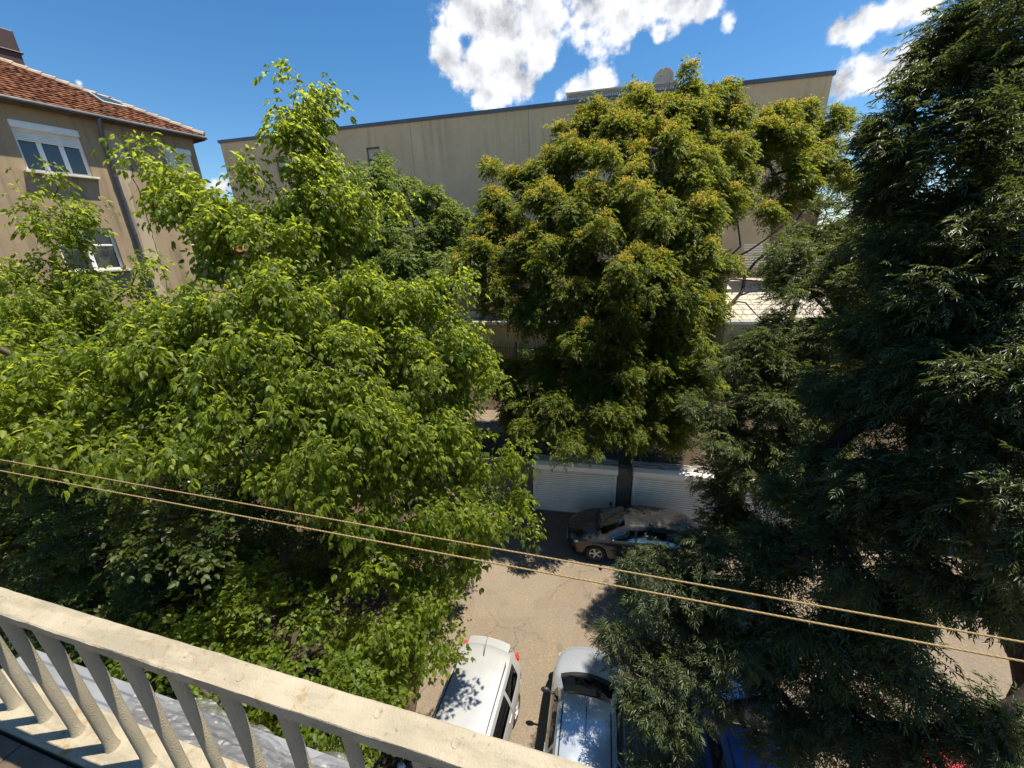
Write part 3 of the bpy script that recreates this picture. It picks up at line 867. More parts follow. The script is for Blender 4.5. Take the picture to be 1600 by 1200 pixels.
    # dark inside of the shell, seats and dashboard
    um = MB(); um.box(-hl + .15, hl - .15, -W / 2 + .24, W / 2 - .24, .16, .56); um.build('underbody', M_BLACK, g)
    im = MB(); im.box(rw1 + .1, ws0 - .1, -W / 2 + .13, W / 2 - .13, .57, .62); fl = im.build('cabin_floor', M_DASH, g)
    im = MB(); z = zat(ws0) - .05; im.box(ws1 + .15, ws0 - .12, -W / 2 + .16, W / 2 - .16, z - .2, z - .02); im.build('dashboard', M_DASH, g, bevel=.04)
    im = MB(); im.lathe([(.165, -.014), (.18, 0), (.165, .014), (.15, 0), (.165, -.014)], Matrix.Translation((ws1 + .12, .34, z)) @ Matrix.Rotation(math.radians(-62), 4, 'Y'), 20); im.build('steering_wheel', M_BLACK, g)
    zt = min(rat((ws1 + rw0) / 2) - .22, 1.2)
    for sx in (ws1 - .55, ws1 - 1.4):
        if sx < rw1 + .25: continue
        for sy in (-.34, .34):
            s_ = MB(); s_.box(sx - .2, sx + .3, sy - .22, sy + .22, .62, .74); s_.box(sx - .32, sx - .18, sy - .22, sy + .22, .7, zt); s_.box(sx - .30, sx - .2, sy - .12, sy + .12, zt + .01, zt + .15)
            s_.build('seat', M_SEAT, g, bevel=.04)
    # lamps
    for side in (1, -1):
        lm = MB(); x0 = hl - S.get('lamp_x', .16); w_ = wat(x0)
        lm.ellip((x0, side * (w_ * .80), zat(x0) - .075), (.15, .19, .075), Matrix.Rotation(side * -.45, 3, 'Z') @ Matrix.Rotation(.45, 3, 'Y'), 14, 10); lm.build('headlight', M_LAMP, g, smooth=True)
        lm = MB(); x0 = -hl + .10; w_ = wat(x0)
        lm.ellip((x0, side * (w_ * .91), S.get('tail_z', .85)), (.11, .055, S.get('tail_h', .2)), None, 12, 10); lm.build('tail_light', M_RED, g, smooth=True)
    # bumpers, grille, plates
    for s in (1, -1):
        bm_ = MB(); nn = 12; pts = []
        for q in range(nn + 1):
            v = -1 + 2 * q / nn; y = v * wat(s * (hl - .12)); x = s * (hl + .035 - .10 * abs(v) ** 4) + bow(s * hl, y); pts.append((x, y))
        for (xa, ya), (xb, yb) in zip(pts[:-1], pts[1:]):
            ia = s * .10
            bm_.add([(xa, ya, .24), (xb, yb, .24), (xb, yb, .52), (xa, ya, .52), (xa - ia, ya, .24), (xb - ia, yb, .24), (xb - ia, yb, .56), (xa - ia, ya, .56)], [(0, 1, 2, 3), (3, 2, 6, 7), (0, 4, 5, 1)])
        bm_.build('bumper', paint if not S.get('plain') else M_RUBSTRIP, g, smooth=True)
        pm = MB(); hp = s * hl + bow(s * hl, 0); pm.box(min(hp + s * .03, hp + s * .05), max(hp + s * .03, hp + s * .05), -.26, .26, .34, .45); pm.build('number_plate', simple('plate_white', (.7, .7, .68), .5), g)
    gm = MB(); zg = zat(hl - .05)
    hg = hl + bow(hl, .2)
    for q in range(4): gm.box(hg - .02, hg + .022, -.34, .34, zg - .12 + q * .025, zg - .108 + q * .025)
    gm.build('grille', M_BLACK, g)
    # wipers on a black scuttle, aerial
    sc_ = MB(); i0 = [i for i in range(N) if ws0 - .05 <= xs[i] <= ws0 + .10]
    for a, b in zip(i0[:-1], i0[1:]):
        for si, side in enumerate((1, -1)):
            for j in range(n1 + n2 + 1, K - 1):
                (ya, za), (yb, zb_), (yc, zc), (yd, zd) = V[a][j], V[b][j], V[b][j + 1], V[a][j + 1]
                sc_.quad((xs[a] + bow(xs[a], ya), side * ya, za + .004), (xs[b] + bow(xs[b], yb), side * yb, zb_ + .004), (xs[b] + bow(xs[b], yc), side * yc, zc + .004), (xs[a] + bow(xs[a], yd), side * yd, zd + .004))
    sc_.build('scuttle', M_BLACK, g)

    def surf(x, y):
        i = int(np.clip(np.searchsorted(xs, x), 1, N - 1)); t_ = (x - xs[i - 1]) / (xs[i] - xs[i - 1])
        def zz(i):
            c_ = V[i][n1 + n2:]; ys = [q[0] for q in c_][::-1]; zs_ = [q[1] for q in c_][::-1]; return np.interp(abs(y), ys, zs_)
        return zz(i - 1) * (1 - t_) + zz(i) * t_
    for (y0, y1) in ((.42, -.08), (-.02, -.52)):
        wm = MB(); pts = []
        for q in range(8):
            v = q / 7; x = ws0 - .02 - .10 * v; y = y0 + (y1 - y0) * v; pts.append((x + bow(x, y), y, surf(x, y) + .02))
        wm.tube(pts, .010, 5); wm.build('wiper', M_BLACK, g)
    ax, ln, di = S.get('aerial', (rw0 + .18, .45, -1))
    am = MB(); zz = surf(ax, 0); am.tube([(ax, 0, zz - .01), (ax + di * ln * .25, 0, zz + .04 + .03), (ax + di * ln, 0, zz + S.get('aer_h', .22))], [.014, .007, .004], 6); am.build('aerial', M_BLACK, g)
    if S.get('spoiler'):
        s_ = MB(); x = rw0 - .02
        for q in range(10):
            ya, yb = -.5 + q * .1, -.4 + q * .1; A_ = [x + bow(x, ya), x + bow(x, yb)]; za, zb2 = surf(x, ya) + .012, surf(x, yb) + .012
            s_.add([(A_[0] + .06, ya, za), (A_[1] + .06, yb, zb2), (A_[1] - .2, yb, zb2 - .025), (A_[0] - .2, ya, za - .025), (A_[1] - .2, yb, zb2 - .06), (A_[0] - .2, ya, za - .06)], [(0, 1, 2, 3), (3, 2, 4, 5)])
        s_.build('spoiler', M_BLACK if S['spoiler'] == 2 else paint, g)
    return g


SILVER = paint_mat('silver_paint', (.36, .365, .37), .3, .36, .15)
SILVER2 = paint_mat('pale_blue_silver_paint', (.42, .46, .52), .5, .26, .12, 1.0)
GRAPH = paint_mat('graphite_paint', (.022, .023, .026), .4, .26, .06)
BLUE = paint_mat('blue_paint', (.012, .075, .27), .2, .35, .1, .3)
REDP = paint_mat('red_paint', (.30, .012, .018), .1, .4, .1, .3)


def heading(x, y): return math.atan2(y, x)


# tall hatch with its tail towards the lane
S1 = dict(L=3.94, W=1.66, axles=(1.22, -1.24), ws=(.95, .38), rw=(-1.62, -1.93), taper=.17,
          belt=[(-2.0, .90), (-1.9, .98), (-1.5, 1.0), (.9, .96), (1.4, .90), (1.8, .78), (2.0, .62)],
          roof=[(-2.0, .95), (-1.93, 1.02), (-1.62, 1.46), (-1.2, 1.50), (0, 1.52), (.38, 1.47), (.95, 1.0), (1.4, .95), (1.85, .82), (2.0, .66)],
          doors=[(-.85, .0), (.02, .92)], glass=[(-1.5, -.92), (-.84, -.06), (.0, .62)], spoiler=1, tail_z=.98, tail_h=.2, aerial=(-1.42, .34, -1), tumble=.13, spokes=6)
make_car('silver_hatchback', 'silver hatchback parked tail to the lane with leaf shade on its roof', (-1.27, 4.83, 0), heading(-.276, -.961), SILVER, S1)
# small car with its bonnet towards the lane
S2 = dict(L=3.4, W=1.58, axles=(1.13, -1.12), ws=(.80, .28), rw=(-1.42, -1.70), taper=.22, strip=True, plain_mirror=True,
          belt=[(-1.78, .85), (-1.6, .93), (.8, .93), (1.2, .87), (1.6, .74), (1.78, .60)],
          roof=[(-1.78, .9), (-1.7, .95), (-1.42, 1.36), (-.8, 1.43), (-.1, 1.43), (.28, 1.38), (.80, .99), (1.2, .93), (1.62, .79), (1.78, .64)],
          doors=[(-.55, .72)], glass=[(-1.35, -.62), (-.56, .52)], tail_z=.8, aerial=(.12, .55, -1), aer_h=.10, tumble=.16, spokes=8)
make_car('small_silver_car', 'small silver-blue car parked bonnet to the lane with its roof reflecting blue sky', (1.24, 5.03, 0), heading(.233, .972), SILVER2, S2)
# dark family hatch along the shutters
S3 = dict(L=4.1, W=1.76, axles=(1.28, -1.32), ws=(1.05, .32), rw=(-1.55, -2.0), taper=.24, wheel_r=.33,
          belt=[(-2.12, .85), (-1.9, 1.0), (-1.3, 1.0), (1.05, .97), (1.5, .90), (1.9, .76), (2.12, .60)],
          roof=[(-2.12, .9), (-2.0, 1.03), (-1.55, 1.42), (-1.0, 1.49), (-.3, 1.51), (.32, 1.45), (1.05, 1.01), (1.5, .95), (1.95, .80), (2.12, .64)],
          doors=[(-.95, .05), (.07, 1.0)], glass=[(-1.45, -1.02), (-.94, -.02), (.05, .78)], tail_z=.88, tail_h=.16, aerial=(-1.3, .2, -1), tumble=.20, crown=.09)
make_car('dark_hatchback', 'dusty dark grey hatchback parked along the white roller shutters', (4.05, 10.9, 0), heading(-.977, .215), GRAPH, S3)
S4 = dict(S2, plain_mirror=False, strip=False)
make_car('blue_car', 'bright blue car almost hidden under the dark leaves', (4.25, 4.35, 0), heading(.24, .97), BLUE, S4)
S5 = dict(S2, plain_mirror=False, strip=False)
make_car('red_car', 'red car glimpsed low down through gaps in the dark leaves', (8.0, 3.1, 0), heading(.1, .99), REDP, S5)

# ------------------------------------------------------------------ trees
def unit(a): return a / np.maximum(np.linalg.norm(a, axis=-1, keepdims=True), 1e-9)


def leaf_template(kind):
    """verts (axis, side, normal), faces as index tuples grouped by size"""
    if kind == 'ovate':
        V = [(0, 0, 0), (.22, .34, .05), (.62, .30, .06), (1, 0, -.14), (.55, 0, -.02), (.62, -.30, .06), (.22, -.34, .05)]
        F = [(0, 4, 2, 1), (4, 3, 2), (0, 6, 5, 4), (4, 5, 3)]
    elif kind == 'lance':
        V = [(0, 0, 0), (.38, .5, .12), (1, 0, -.16), (.38, -.5, .12), (.45, 0, -.02)]
        F = [(0, 4, 1), (4, 2, 1), (0, 3, 4), (4, 3, 2)]
    elif kind == 'small':
        V = [(0, 0, 0), (.45, .5, .1), (1, 0, -.1), (.45, -.5, .1)]
        F = [(0, 2, 1), (0, 3, 2)]
    return np.array(V, float), F


def leaves_obj(name, P, A, Nn, Ln, Wd, kind, mat, parent=None):
    """one mesh of many leaves: base P, axis A, normal Nn, length Ln, width Wd"""
    V, F = leaf_template(kind)
    A = unit(A); S = unit(np.cross(Nn, A)); Nn = np.cross(A, S)
    X = P[:, None] + A[:, None] * (V[None, :, 0, None] * Ln[:, None, None]) + S[:, None] * (V[None, :, 1, None] * Wd[:, None, None]) + Nn[:, None] * (V[None, :, 2, None] * Ln[:, None, None])
    n, k = len(P), len(V)
    off = (np.arange(n) * k)[:, None]
    Fs = []
    for sz in (3, 4):
        ff = [f for f in F if len(f) == sz]
        if ff: Fs.append(np.concatenate([off + np.array(f)[None] for f in ff], 0))
    return np_mesh(name, X.reshape(-1, 3), Fs, mat, parent)


def compound(P, out, rng, per, pairs, rach, ll, lw, droop=.3, spread=.8, petiole=.10, terminal=True, upb=.0):
    """pinnate leaves at the twig ends P with outward direction out -> arrays for leaves_obj"""
    n = len(P)
    b = np.repeat(P, per, 0); o = np.repeat(out, per, 0)
    d = unit(o * .75 + rng.normal(0, spread, (n * per, 3)) * np.array([1, 1, .55]) + np.array([0, 0, upb]))
    b = b + rng.normal(0, .09, b.shape) + d * (petiole * rng.random((n * per, 1)))
    sc = rng.uniform(.55, 1.3, (n * per, 1))
    up = unit(np.array([0, 0, 1.0]) + rng.normal(0, .35, d.shape)); side = unit(np.cross(up, d)); up = np.cross(d, side)
    As, Ps, Ns, Ls, Ws = [], [], [], [], []
    ks = [(t, s) for t in np.linspace(.25, .92, pairs) for s in (1, -1)] + ([(1.0, 0)] if terminal else [])
    for t, s in ks:
        pos = b + d * (rach * t * sc) - np.array([0, 0, 1.0]) * (droop * rach * t * t * sc)
        ang = .95 - .25 * t
        ax = d * (math.cos(ang) if s else 1) + side * s * math.sin(ang) - np.array([0, 0, 1.0]) * droop * (.6 + .8 * t) + rng.normal(0, .18, d.shape)
        As.append(ax); Ps.append(pos); Ns.append(up + rng.normal(0, .38, d.shape))
        q = rng.uniform(.75, 1.2, len(b)) * sc[:, 0]
        Ls.append(ll * q * (1.15 if s == 0 else 1)); Ws.append(lw * q)
    return [np.concatenate(x) for x in (Ps, As, Ns, Ls, Ws)]


def blob_points(blobs, rng, dens, clump=.42, inner=.35, vary=(.8, 1.2)):
    """twig ends spread through clumps inside each crown lobe; dens = points per m2 of lobe"""
    pts, outs = [], []
    for (c, r) in blobs:
        c = np.array(c, float)
        n = max(4, int(dens * r * r * 3.2 * rng.uniform(*vary)))
        nc = max(4, int(n / 9))
        u = unit(rng.normal(size=(nc, 3))); u[:, 2] = np.abs(u[:, 2]) * np.where(rng.random(nc) < .62, 1, -1)
        cc = c + u * (r * rng.uniform(inner, 1.0, (nc, 1)) ** .6) * np.array([1, 1, .85])
        k = rng.integers(0, nc, n)
        p = cc[k] + rng.normal(0, clump * r * .32, (n, 3)) * np.array([1, 1, .85])
        pts.append(p); outs.append(unit(p - c) * .8 + np.array([0, 0, .1]))
    return np.concatenate(pts), unit(np.concatenate(outs))


def skeleton(trunk, T, bf, rng):
    """grow branches: every twig end joins the tree where path length and distance are cheapest"""
    nodes = [np.array(p, float) for p in trunk]; par = [-1] + list(range(len(trunk) - 1))
    plen = [0.0]
    for i in range(1, len(trunk)): plen.append(plen[-1] + np.linalg.norm(nodes[i] - nodes[i - 1]))
    fork0 = max(1, int(len(trunk) * .35))
    M = len(T); best = np.full(M, 1e9); who = np.zeros(M, int)
    for i in range(fork0, len(nodes)):
        d = np.linalg.norm(T - nodes[i], axis=1) + bf * plen[i] + np.maximum(0, nodes[i][2] - T[:, 2]) * .5
        k = d < best; best[k] = d[k]; who[k] = i
    done = np.zeros(M, bool); tips = np.zeros(M, int)
    for _ in range(M):
        b = np.where(done, 1e9, best); j = int(np.argmin(b)); done[j] = True
        a = who[j]; p0 = nodes[a]; p1 = T[j]; L = np.linalg.norm(p1 - p0)
        k = 1 + int(L / .45); last = a
        sag = rng.normal(0, .06, 3) * L
        for q in range(1, k + 1):
            t = q / k; p = p0 + (p1 - p0) * t + sag * 4 * t * (1 - t) + np.array([0, 0, .10 * L * 4 * t * (1 - t)])
            nodes.append(p); par.append(last); plen.append(plen[last] + np.linalg.norm(p - nodes[last])); last = len(nodes) - 1
            d = np.linalg.norm(T - p, axis=1) + bf * plen[last] + np.maximum(0, p[2] - T[:, 2]) * .3
            u = d < best; best[u] = d[u]; who[u] = last
        tips[j] = last
    return np.array(nodes), np.array(par), tips


def wood_obj(nodes, par, ntrunk, r0, rtip, mat, parent, name='trunk', power=.46, min_r=0.0):
    n = len(nodes); cnt = np.zeros(n)
    haschild = np.zeros(n, bool); haschild[par[par >= 0]] = True
    cnt[~haschild] = 1
    for i in range(n - 1, 0, -1): cnt[par[i]] += cnt[i]
    rad = rtip * np.maximum(cnt, 1) ** power
    rad = rad * (r0 / max(rad[0], 1e-6)) ** (np.log(np.maximum(cnt, 1)) / math.log(max(cnt[0], 2)))
    rad[0] *= 1.35
    i = np.arange(1, n); p = par[1:]
    keep = rad[i] >= min_r; i = i[keep]; p = p[keep]
    D = unit(nodes[i] - nodes[p])
    ref = np.where(np.abs(D[:, 2:3]) < .9, np.array([[0, 0, 1.0]]), np.array([[1.0, 0, 0]]))
    U = unit(np.cross(D, ref)); W = np.cross(D, U)
    Vs, Fs = [], []; off = 0
    for lo, hi, seg in ((.03, 9, 9), (.010, .03, 5), (0, .010, 3)):
        k = (rad[i] >= lo) & (rad[i] < hi)
        if not k.any(): continue
        a = nodes[p[k]] - D[k] * (rad[i[k]] * .3)[:, None]; b = nodes[i[k]] + D[k] * (rad[i[k]] * .25)[:, None]
        ra = np.minimum(rad[p[k]], rad[i[k]] * 1.5)[:, None, None]; rb = rad[i[k]][:, None, None]
        an = np.arange(seg) * 2 * PI / seg
        ring = U[k][:, None] * np.cos(an)[None, :, None] + W[k][:, None] * np.sin(an)[None, :, None]
        X = np.concatenate([a[:, None] + ring * ra, b[:, None] + ring * rb], 1).reshape(-1, 3)
        m = int(k.sum()); o = (np.arange(m) * 2 * seg + off)[:, None]
        for j in range(seg): Fs.append(o + np.array([[j, (j + 1) % seg, seg + (j + 1) % seg, seg + j]]))
        Vs.append(X); off += len(X)
    o = np_mesh(name, np.concatenate(Vs), [np.concatenate(Fs)], mat, parent)
    o.data.polygons.foreach_set('use_smooth', [True] * len(o.data.polygons))
    return rad


def px_blobs(lst):
    out = []
    for px, py, r, d in lst: out.append((at(px, py, d), r / FPX * d))
    return out


def crown_tree(name, label, blobs, trunk, cfg, seed, group=None, cat='tree'):
    rng = np.random.default_rng(seed)
    base = np.array(trunk[0], float)
    g = thing(name, label, cat, tuple(base), 0, group)
    T, out = blob_points(blobs, rng, cfg['dens'], cfg.get('clump', .42), cfg.get('inner', .35), cfg.get('vary', (.8, 1.2)))
    k = T[:, 2] > cfg.get('zmin', .4); T, out = T[k], out[k]
    cen = np.array(trunk[-1]) * .5 + T.mean(0) * .5
    out = unit(out + .5 * unit((T - cen) * np.array([1, 1, .4])))
    tr = [np.array(p, float) - base for p in trunk]
    dense = [tr[0]]
    for a, b in zip(tr[:-1], tr[1:]):
        q = max(1, int(np.linalg.norm(b - a) / .4))
        for s in range(1, q + 1): dense.append(a + (b - a) * s / q + (rng.normal(0, .025, 3) if s < q else 0))
    T = T - base
    nodes, par, tips = skeleton(dense, T, cfg.get('bf', .35), rng)
    wood_obj(nodes, par, len(dense), cfg['r0'], cfg.get('rtip', .004), cfg['bark'], g, min_r=cfg.get('min_r', 0))
    # leaves at the ends and along the last stretch of each twig
    P = [T]; O = [out]
    pp = par[tips]; ok = pp > len(dense)
    P.append(nodes[pp[ok]] * .6 + T[ok] * .4); O.append(out[ok])
    P = np.concatenate(P); O = np.concatenate(O)
    L = cfg['leaf'](P, O, rng)
    leaves_obj('crown', *L, cfg['kind'], cfg['mat'], g)
    return g, T + 0, out, nodes, par, rng


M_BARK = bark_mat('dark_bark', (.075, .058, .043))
M_BARK2 = bark_mat('grey_bark', (.12, .10, .08))
M_BARK3 = bark_mat('shade_dark_bark', (.022, .018, .015))  # bark colour darkened in place of canopy shade on the right-hand trunk
L_BOX = leaf_mat('box_elder_leaf', [(.020, .043, .008), (.045, .080, .011), (.107, .150, .018), (.22, .265, .028)], (.68, .78, .065), .56, .5)
L_ASHF = leaf_mat('feathery_ash_leaf', [(.022, .038, .012), (.04, .062, .017), (.06, .088, .021), (.095, .125, .028)], (.24, .29, .04), .42, .45, .5)
L_ASH = leaf_mat('ash_leaf', [(.020, .034, .013), (.034, .054, .019), (.05, .075, .024), (.08, .11, .03)], (.18, .22, .035), .38, .42, .5)  # base tone raised slightly to stand in for lens haze over the crown
L_ASH2 = leaf_mat('bluish_ash_leaf', [(.045, .08, .022), (.07, .12, .03), (.10, .155, .036), (.14, .20, .045)], (.36, .46, .07), .48, .5, .4)
L_AIL = leaf_mat('ailanthus_leaf', [(.022, .044, .010), (.045, .076, .013), (.08, .116, .017), (.14, .165, .02)], (.46, .50, .035), .5, .5)
L_SEED = leaf_mat('seed_cluster', [(.46, .42, .04), (.60, .47, .06), (.62, .36, .10), (.56, .48, .06)], (.70, .60, .06), .45, .6)
L_BUSH = leaf_mat('shade_dark_bush_leaf', [(.014, .028, .008), (.026, .046, .010), (.045, .07, .013), (.085, .115, .02)], (.26, .32, .035), .42, .5)  # leaf colour darkened to stand in for canopy shade on the low bushes
L_FRESH = leaf_mat('fresh_bush_leaf', [(.026, .05, .009), (.05, .088, .012), (.10, .15, .018), (.18, .23, .026)], (.60, .68, .05), .54, .5)  # brighter bush leaf, without the shade darkening
L_FIR = leaf_mat('fir_needle', [(.03, .065, .02), (.05, .10, .028), (.085, .14, .036)], (.16, .26, .05), .35, .5)

# the big box elder left of the parked cars
bxA = px_blobs([(472, 138, 24, 6.2), (442, 175, 22, 6.2), (514, 162, 18, 6.2), (468, 195, 33, 6.2), (478, 225, 32, 6.2), (468, 252, 42, 6.2), (455, 290, 48, 6.1), (505, 300, 46, 6.2), (430, 340, 46, 6.0), (480, 350, 54, 6.0), (540, 325, 36, 6.3),
                (602, 325, 18, 6.4), (570, 288, 14, 6.4), (410, 400, 62, 5.8), (520, 400, 60, 6.0), (395, 268, 14, 6), (372, 275, 10, 6),
                (228, 240, 20, 5.6), (258, 272, 26, 5.6), (290, 305, 34, 5.6), (328, 335, 38, 5.7), (365, 375, 48, 5.7), (330, 400, 32, 5.7),
                (380, 470, 75, 5.5), (470, 470, 70, 5.7), (560, 490, 62, 6.1), (625, 490, 48, 6.3), (690, 465, 36, 6.5), (716, 440, 18, 6.6), (690, 520, 40, 6.4),
                (300, 540, 66, 5.2), (400, 570, 82, 5.3), (500, 580, 82, 5.5), (600, 570, 72, 6.0), (680, 580, 56, 6.3), (745, 590, 40, 6.5), (782, 605, 20, 6.6),
                (250, 530, 50, 5.2), (330, 640, 80, 4.9), (430, 670, 85, 5.0), (530, 680, 82, 5.4), (630, 670, 66, 6.0), (700, 660, 44, 6.4), (700, 715, 52, 6.4), (765, 700, 34, 6.6), (812, 698, 16, 6.7),
                (470, 735, 48, 5.0), (560, 765, 56, 5.6), (640, 770, 60, 6.0), (720, 790, 52, 6.4), (790, 800, 36, 6.6), (828, 815, 18, 6.7), (690, 840, 46, 6.3), (750, 845, 34, 6.5)])
bxA_low = px_blobs([(620, 900, 62, 6.0), (560, 870, 54, 5.6), (660, 940, 50, 6.2), (600, 990, 52, 5.8), (680, 985, 40, 6.1), (640, 1040, 40, 5.9), (700, 1000, 24, 6.2), (560, 1000, 40, 5.6), (620, 1080, 34, 5.8)])
tA = (-2.95, 7.6)
cfgBox = dict(vary=(.45, 1.45), dens=80, inner=.55, kind='ovate', mat=L_BOX, bark=M_BARK2, r0=.17, bf=.30, clump=.30,
              leaf=lambda P, O, r: compound(P, O, r, 4, 2, .14, .08, .056, .8, .75, .12))
crown_tree('box_elder_tree', 'tall yellow-green box elder with a thin leader rising above the long blank wall', bxA,
           [(tA[0], tA[1], .05), (-2.9, 7.5, 1.2), (-2.75, 7.35, 3.0), (-2.8, 7.2, 5.0), (-2.9, 7.1, 7.0), (-3.1, 7.2, 9.0), (-3.2, 7.3, 10.8), (-3.3, 7.45, 12.4)], cfgBox, 11)
crown_tree('box_elder_tree', 'low leafy box elder drooping beside the tail of the silver hatchback', bxA_low,
           [(-2.8, 5.6, .05), (-2.7, 5.6, 1.0), (-2.5, 5.4, 2.4), (-2.3, 5.3, 4.0), (-2.2, 5.4, 5.4)], dict(cfgBox, r0=.09, dens=60, mat=L_BOX, vary=(.5, 1.4), leaf=lambda P, O, r: compound(P, O, r, 4, 2, .12, .072, .06, .6, .8, .10)), 12)
bxB = px_blobs([(72, 268, 12, 6.6), (66, 300, 21, 6.6), (98, 340, 31, 6.6), (60, 360, 39, 6.6), (132, 330, 9, 6.6), (45, 420, 46, 6.6), (92, 402, 34, 6.7), (158, 436, 15, 6.8), (212, 405, 17, 6.9), (240, 418, 9, 7.0),
                (35, 480, 56, 6.6), (105, 475, 56, 6.7), (180, 465, 31, 6.9), (225, 470, 14, 7), (60, 540, 68, 6.5), (150, 535, 58, 6.6), (10, 560, 61, 6.4)])
bxB_near = px_blobs([(210, 590, 70, 5.1), (120, 620, 70, 4.9), (40, 620, 70, 4.8), (240, 670, 76, 4.8), (150, 690, 66, 4.7), (60, 690, 66, 4.6), (-30, 660, 80, 4.6), (310, 715, 50, 4.8), (210, 715, 36, 4.7), (110, 712, 30, 4.6), (-60, 580, 90, 5)])
crown_tree('box_elder_tree', 'leafy box elder with a pointed top in front of the plaster house windows', bxB,
           [(-8.3, 8.2, .05), (-8.2, 8.1, 2.0), (-8.1, 7.9, 5.0), (-8.05, 7.8, 8.0), (-8.0, 7.8, 11.0)], dict(cfgBox, dens=52), 13)
crown_tree('box_elder_tree', 'broad low box elder crown crossed by the yellow cords at far left', bxB_near,
           [(-5.6, 5.2, .05), (-5.5, 5.1, 1.5), (-5.4, 5.0, 3.5), (-5.2, 4.9, 5.5), (-5.2, 4.9, 7.2)], dict(cfgBox, dens=58), 14)

# trees behind the box elders, leaf colour darkened to read as shadowed gaps
L_DARK = leaf_mat('shade_dark_lime_leaf', [(.016, .034, .009), (.028, .052, .012), (.045, .075, .015), (.07, .10, .02)], (.15, .19, .025), .35, .5)
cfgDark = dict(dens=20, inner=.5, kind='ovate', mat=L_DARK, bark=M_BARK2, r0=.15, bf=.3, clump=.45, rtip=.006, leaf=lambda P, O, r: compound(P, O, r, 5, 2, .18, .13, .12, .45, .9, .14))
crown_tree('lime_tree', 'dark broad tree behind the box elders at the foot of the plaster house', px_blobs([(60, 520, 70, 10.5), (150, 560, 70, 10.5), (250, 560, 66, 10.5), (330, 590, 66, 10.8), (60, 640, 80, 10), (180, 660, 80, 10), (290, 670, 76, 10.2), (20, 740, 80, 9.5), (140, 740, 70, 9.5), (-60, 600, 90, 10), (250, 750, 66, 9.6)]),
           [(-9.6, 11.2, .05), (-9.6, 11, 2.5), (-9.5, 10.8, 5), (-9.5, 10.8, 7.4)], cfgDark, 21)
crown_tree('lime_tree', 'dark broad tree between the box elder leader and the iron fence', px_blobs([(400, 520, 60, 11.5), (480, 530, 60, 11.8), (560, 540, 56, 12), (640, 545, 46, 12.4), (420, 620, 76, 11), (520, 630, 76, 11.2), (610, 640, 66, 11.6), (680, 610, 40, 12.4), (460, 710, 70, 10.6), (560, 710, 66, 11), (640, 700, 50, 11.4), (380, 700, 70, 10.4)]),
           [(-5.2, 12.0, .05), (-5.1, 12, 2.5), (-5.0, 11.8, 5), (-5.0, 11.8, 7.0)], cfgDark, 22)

# darker ash in front of the blank wall
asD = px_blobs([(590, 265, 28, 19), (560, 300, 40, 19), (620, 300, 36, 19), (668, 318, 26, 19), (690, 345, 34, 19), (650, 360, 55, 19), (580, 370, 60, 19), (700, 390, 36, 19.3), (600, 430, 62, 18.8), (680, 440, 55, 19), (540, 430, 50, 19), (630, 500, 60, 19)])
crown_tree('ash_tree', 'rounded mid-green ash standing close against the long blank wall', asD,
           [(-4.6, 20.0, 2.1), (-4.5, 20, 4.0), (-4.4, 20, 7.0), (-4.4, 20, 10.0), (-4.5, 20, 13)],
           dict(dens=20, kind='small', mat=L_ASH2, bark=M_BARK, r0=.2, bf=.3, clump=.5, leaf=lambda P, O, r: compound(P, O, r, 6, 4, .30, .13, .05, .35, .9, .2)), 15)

# tree of heaven with yellow-orange seed bunches
cC = [(1070, 158, 24, 14.6), (1092, 152, 26, 14.6), (1128, 150, 18, 14.6), (1000, 175, 36, 14.6), (1040, 190, 40, 14.4), (930, 200, 36, 14.6), (895, 215, 26, 14.6), (965, 215, 36, 14.2), (1085, 200, 42, 14.4), (1135, 190, 26, 14.8),
      (900, 265, 46, 14.4), (960, 270, 48, 13.6), (1020, 260, 50, 13.6), (1085, 265, 50, 13.8), (1145, 250, 42, 14.4), (1190, 220, 30, 15), (1245, 185, 26, 15.4), (1215, 215, 32, 15.2), (1285, 200, 26, 15.6), (1318, 190, 11, 15.8), (1270, 245, 40, 15.4), (1215, 262, 34, 15.0),
      (772, 268, 13, 14.6), (850, 265, 30, 14.6), (820, 290, 34, 14.5), (785, 325, 34, 14.4), (840, 335, 46, 13.8), (905, 340, 50, 13.2), (760, 360, 32, 14.4), (740, 400, 24, 14.5), (735, 430, 20, 14.5), (790, 400, 46, 13.8), (855, 415, 52, 13.2), (930, 400, 50, 12.9), (1000, 340, 54, 12.9), (1075, 345, 50, 13.2), (1140, 315, 24, 14), (1198, 330, 20, 14.6),
      (1255, 305, 24, 15), (1060, 400, 46, 13), (1100, 420, 34, 13.4), (985, 440, 54, 12.7), (800, 460, 40, 13.6), (880, 475, 48, 13.0), (1040, 470, 54, 12.8), (1090, 490, 34, 13.2), (960, 510, 48, 12.7), (1060, 535, 44, 12.9), (845, 500, 26, 13.2), (1000, 560, 46, 12.8), (1290, 280, 26, 15.6), (940, 545, 44, 12.8), (900, 530, 36, 13), (1085, 590, 36, 13.2), (1040, 600, 40, 13), (960, 590, 40, 12.9)]
bC = []
_r = np.random.default_rng(77)
for c_, r_ in px_blobs(cC):
    bC.append((c_, r_ * .9))
    for q in range(2): bC.append((c_ + _r.normal(0, .5 * r_, 3), r_ * _r.uniform(.45, .75)))
tC = (4.55, 14.9)
cfgAil = dict(vary=(.6, 1.3), dens=36, kind='lance', mat=L_AIL, bark=M_BARK, r0=.21, bf=.22, clump=.5, inner=.4, rtip=.009,
              leaf=lambda P, O, r: compound(P, O, r, 8, 4, .25, .092, .036, .55, .9, .12, upb=.35))
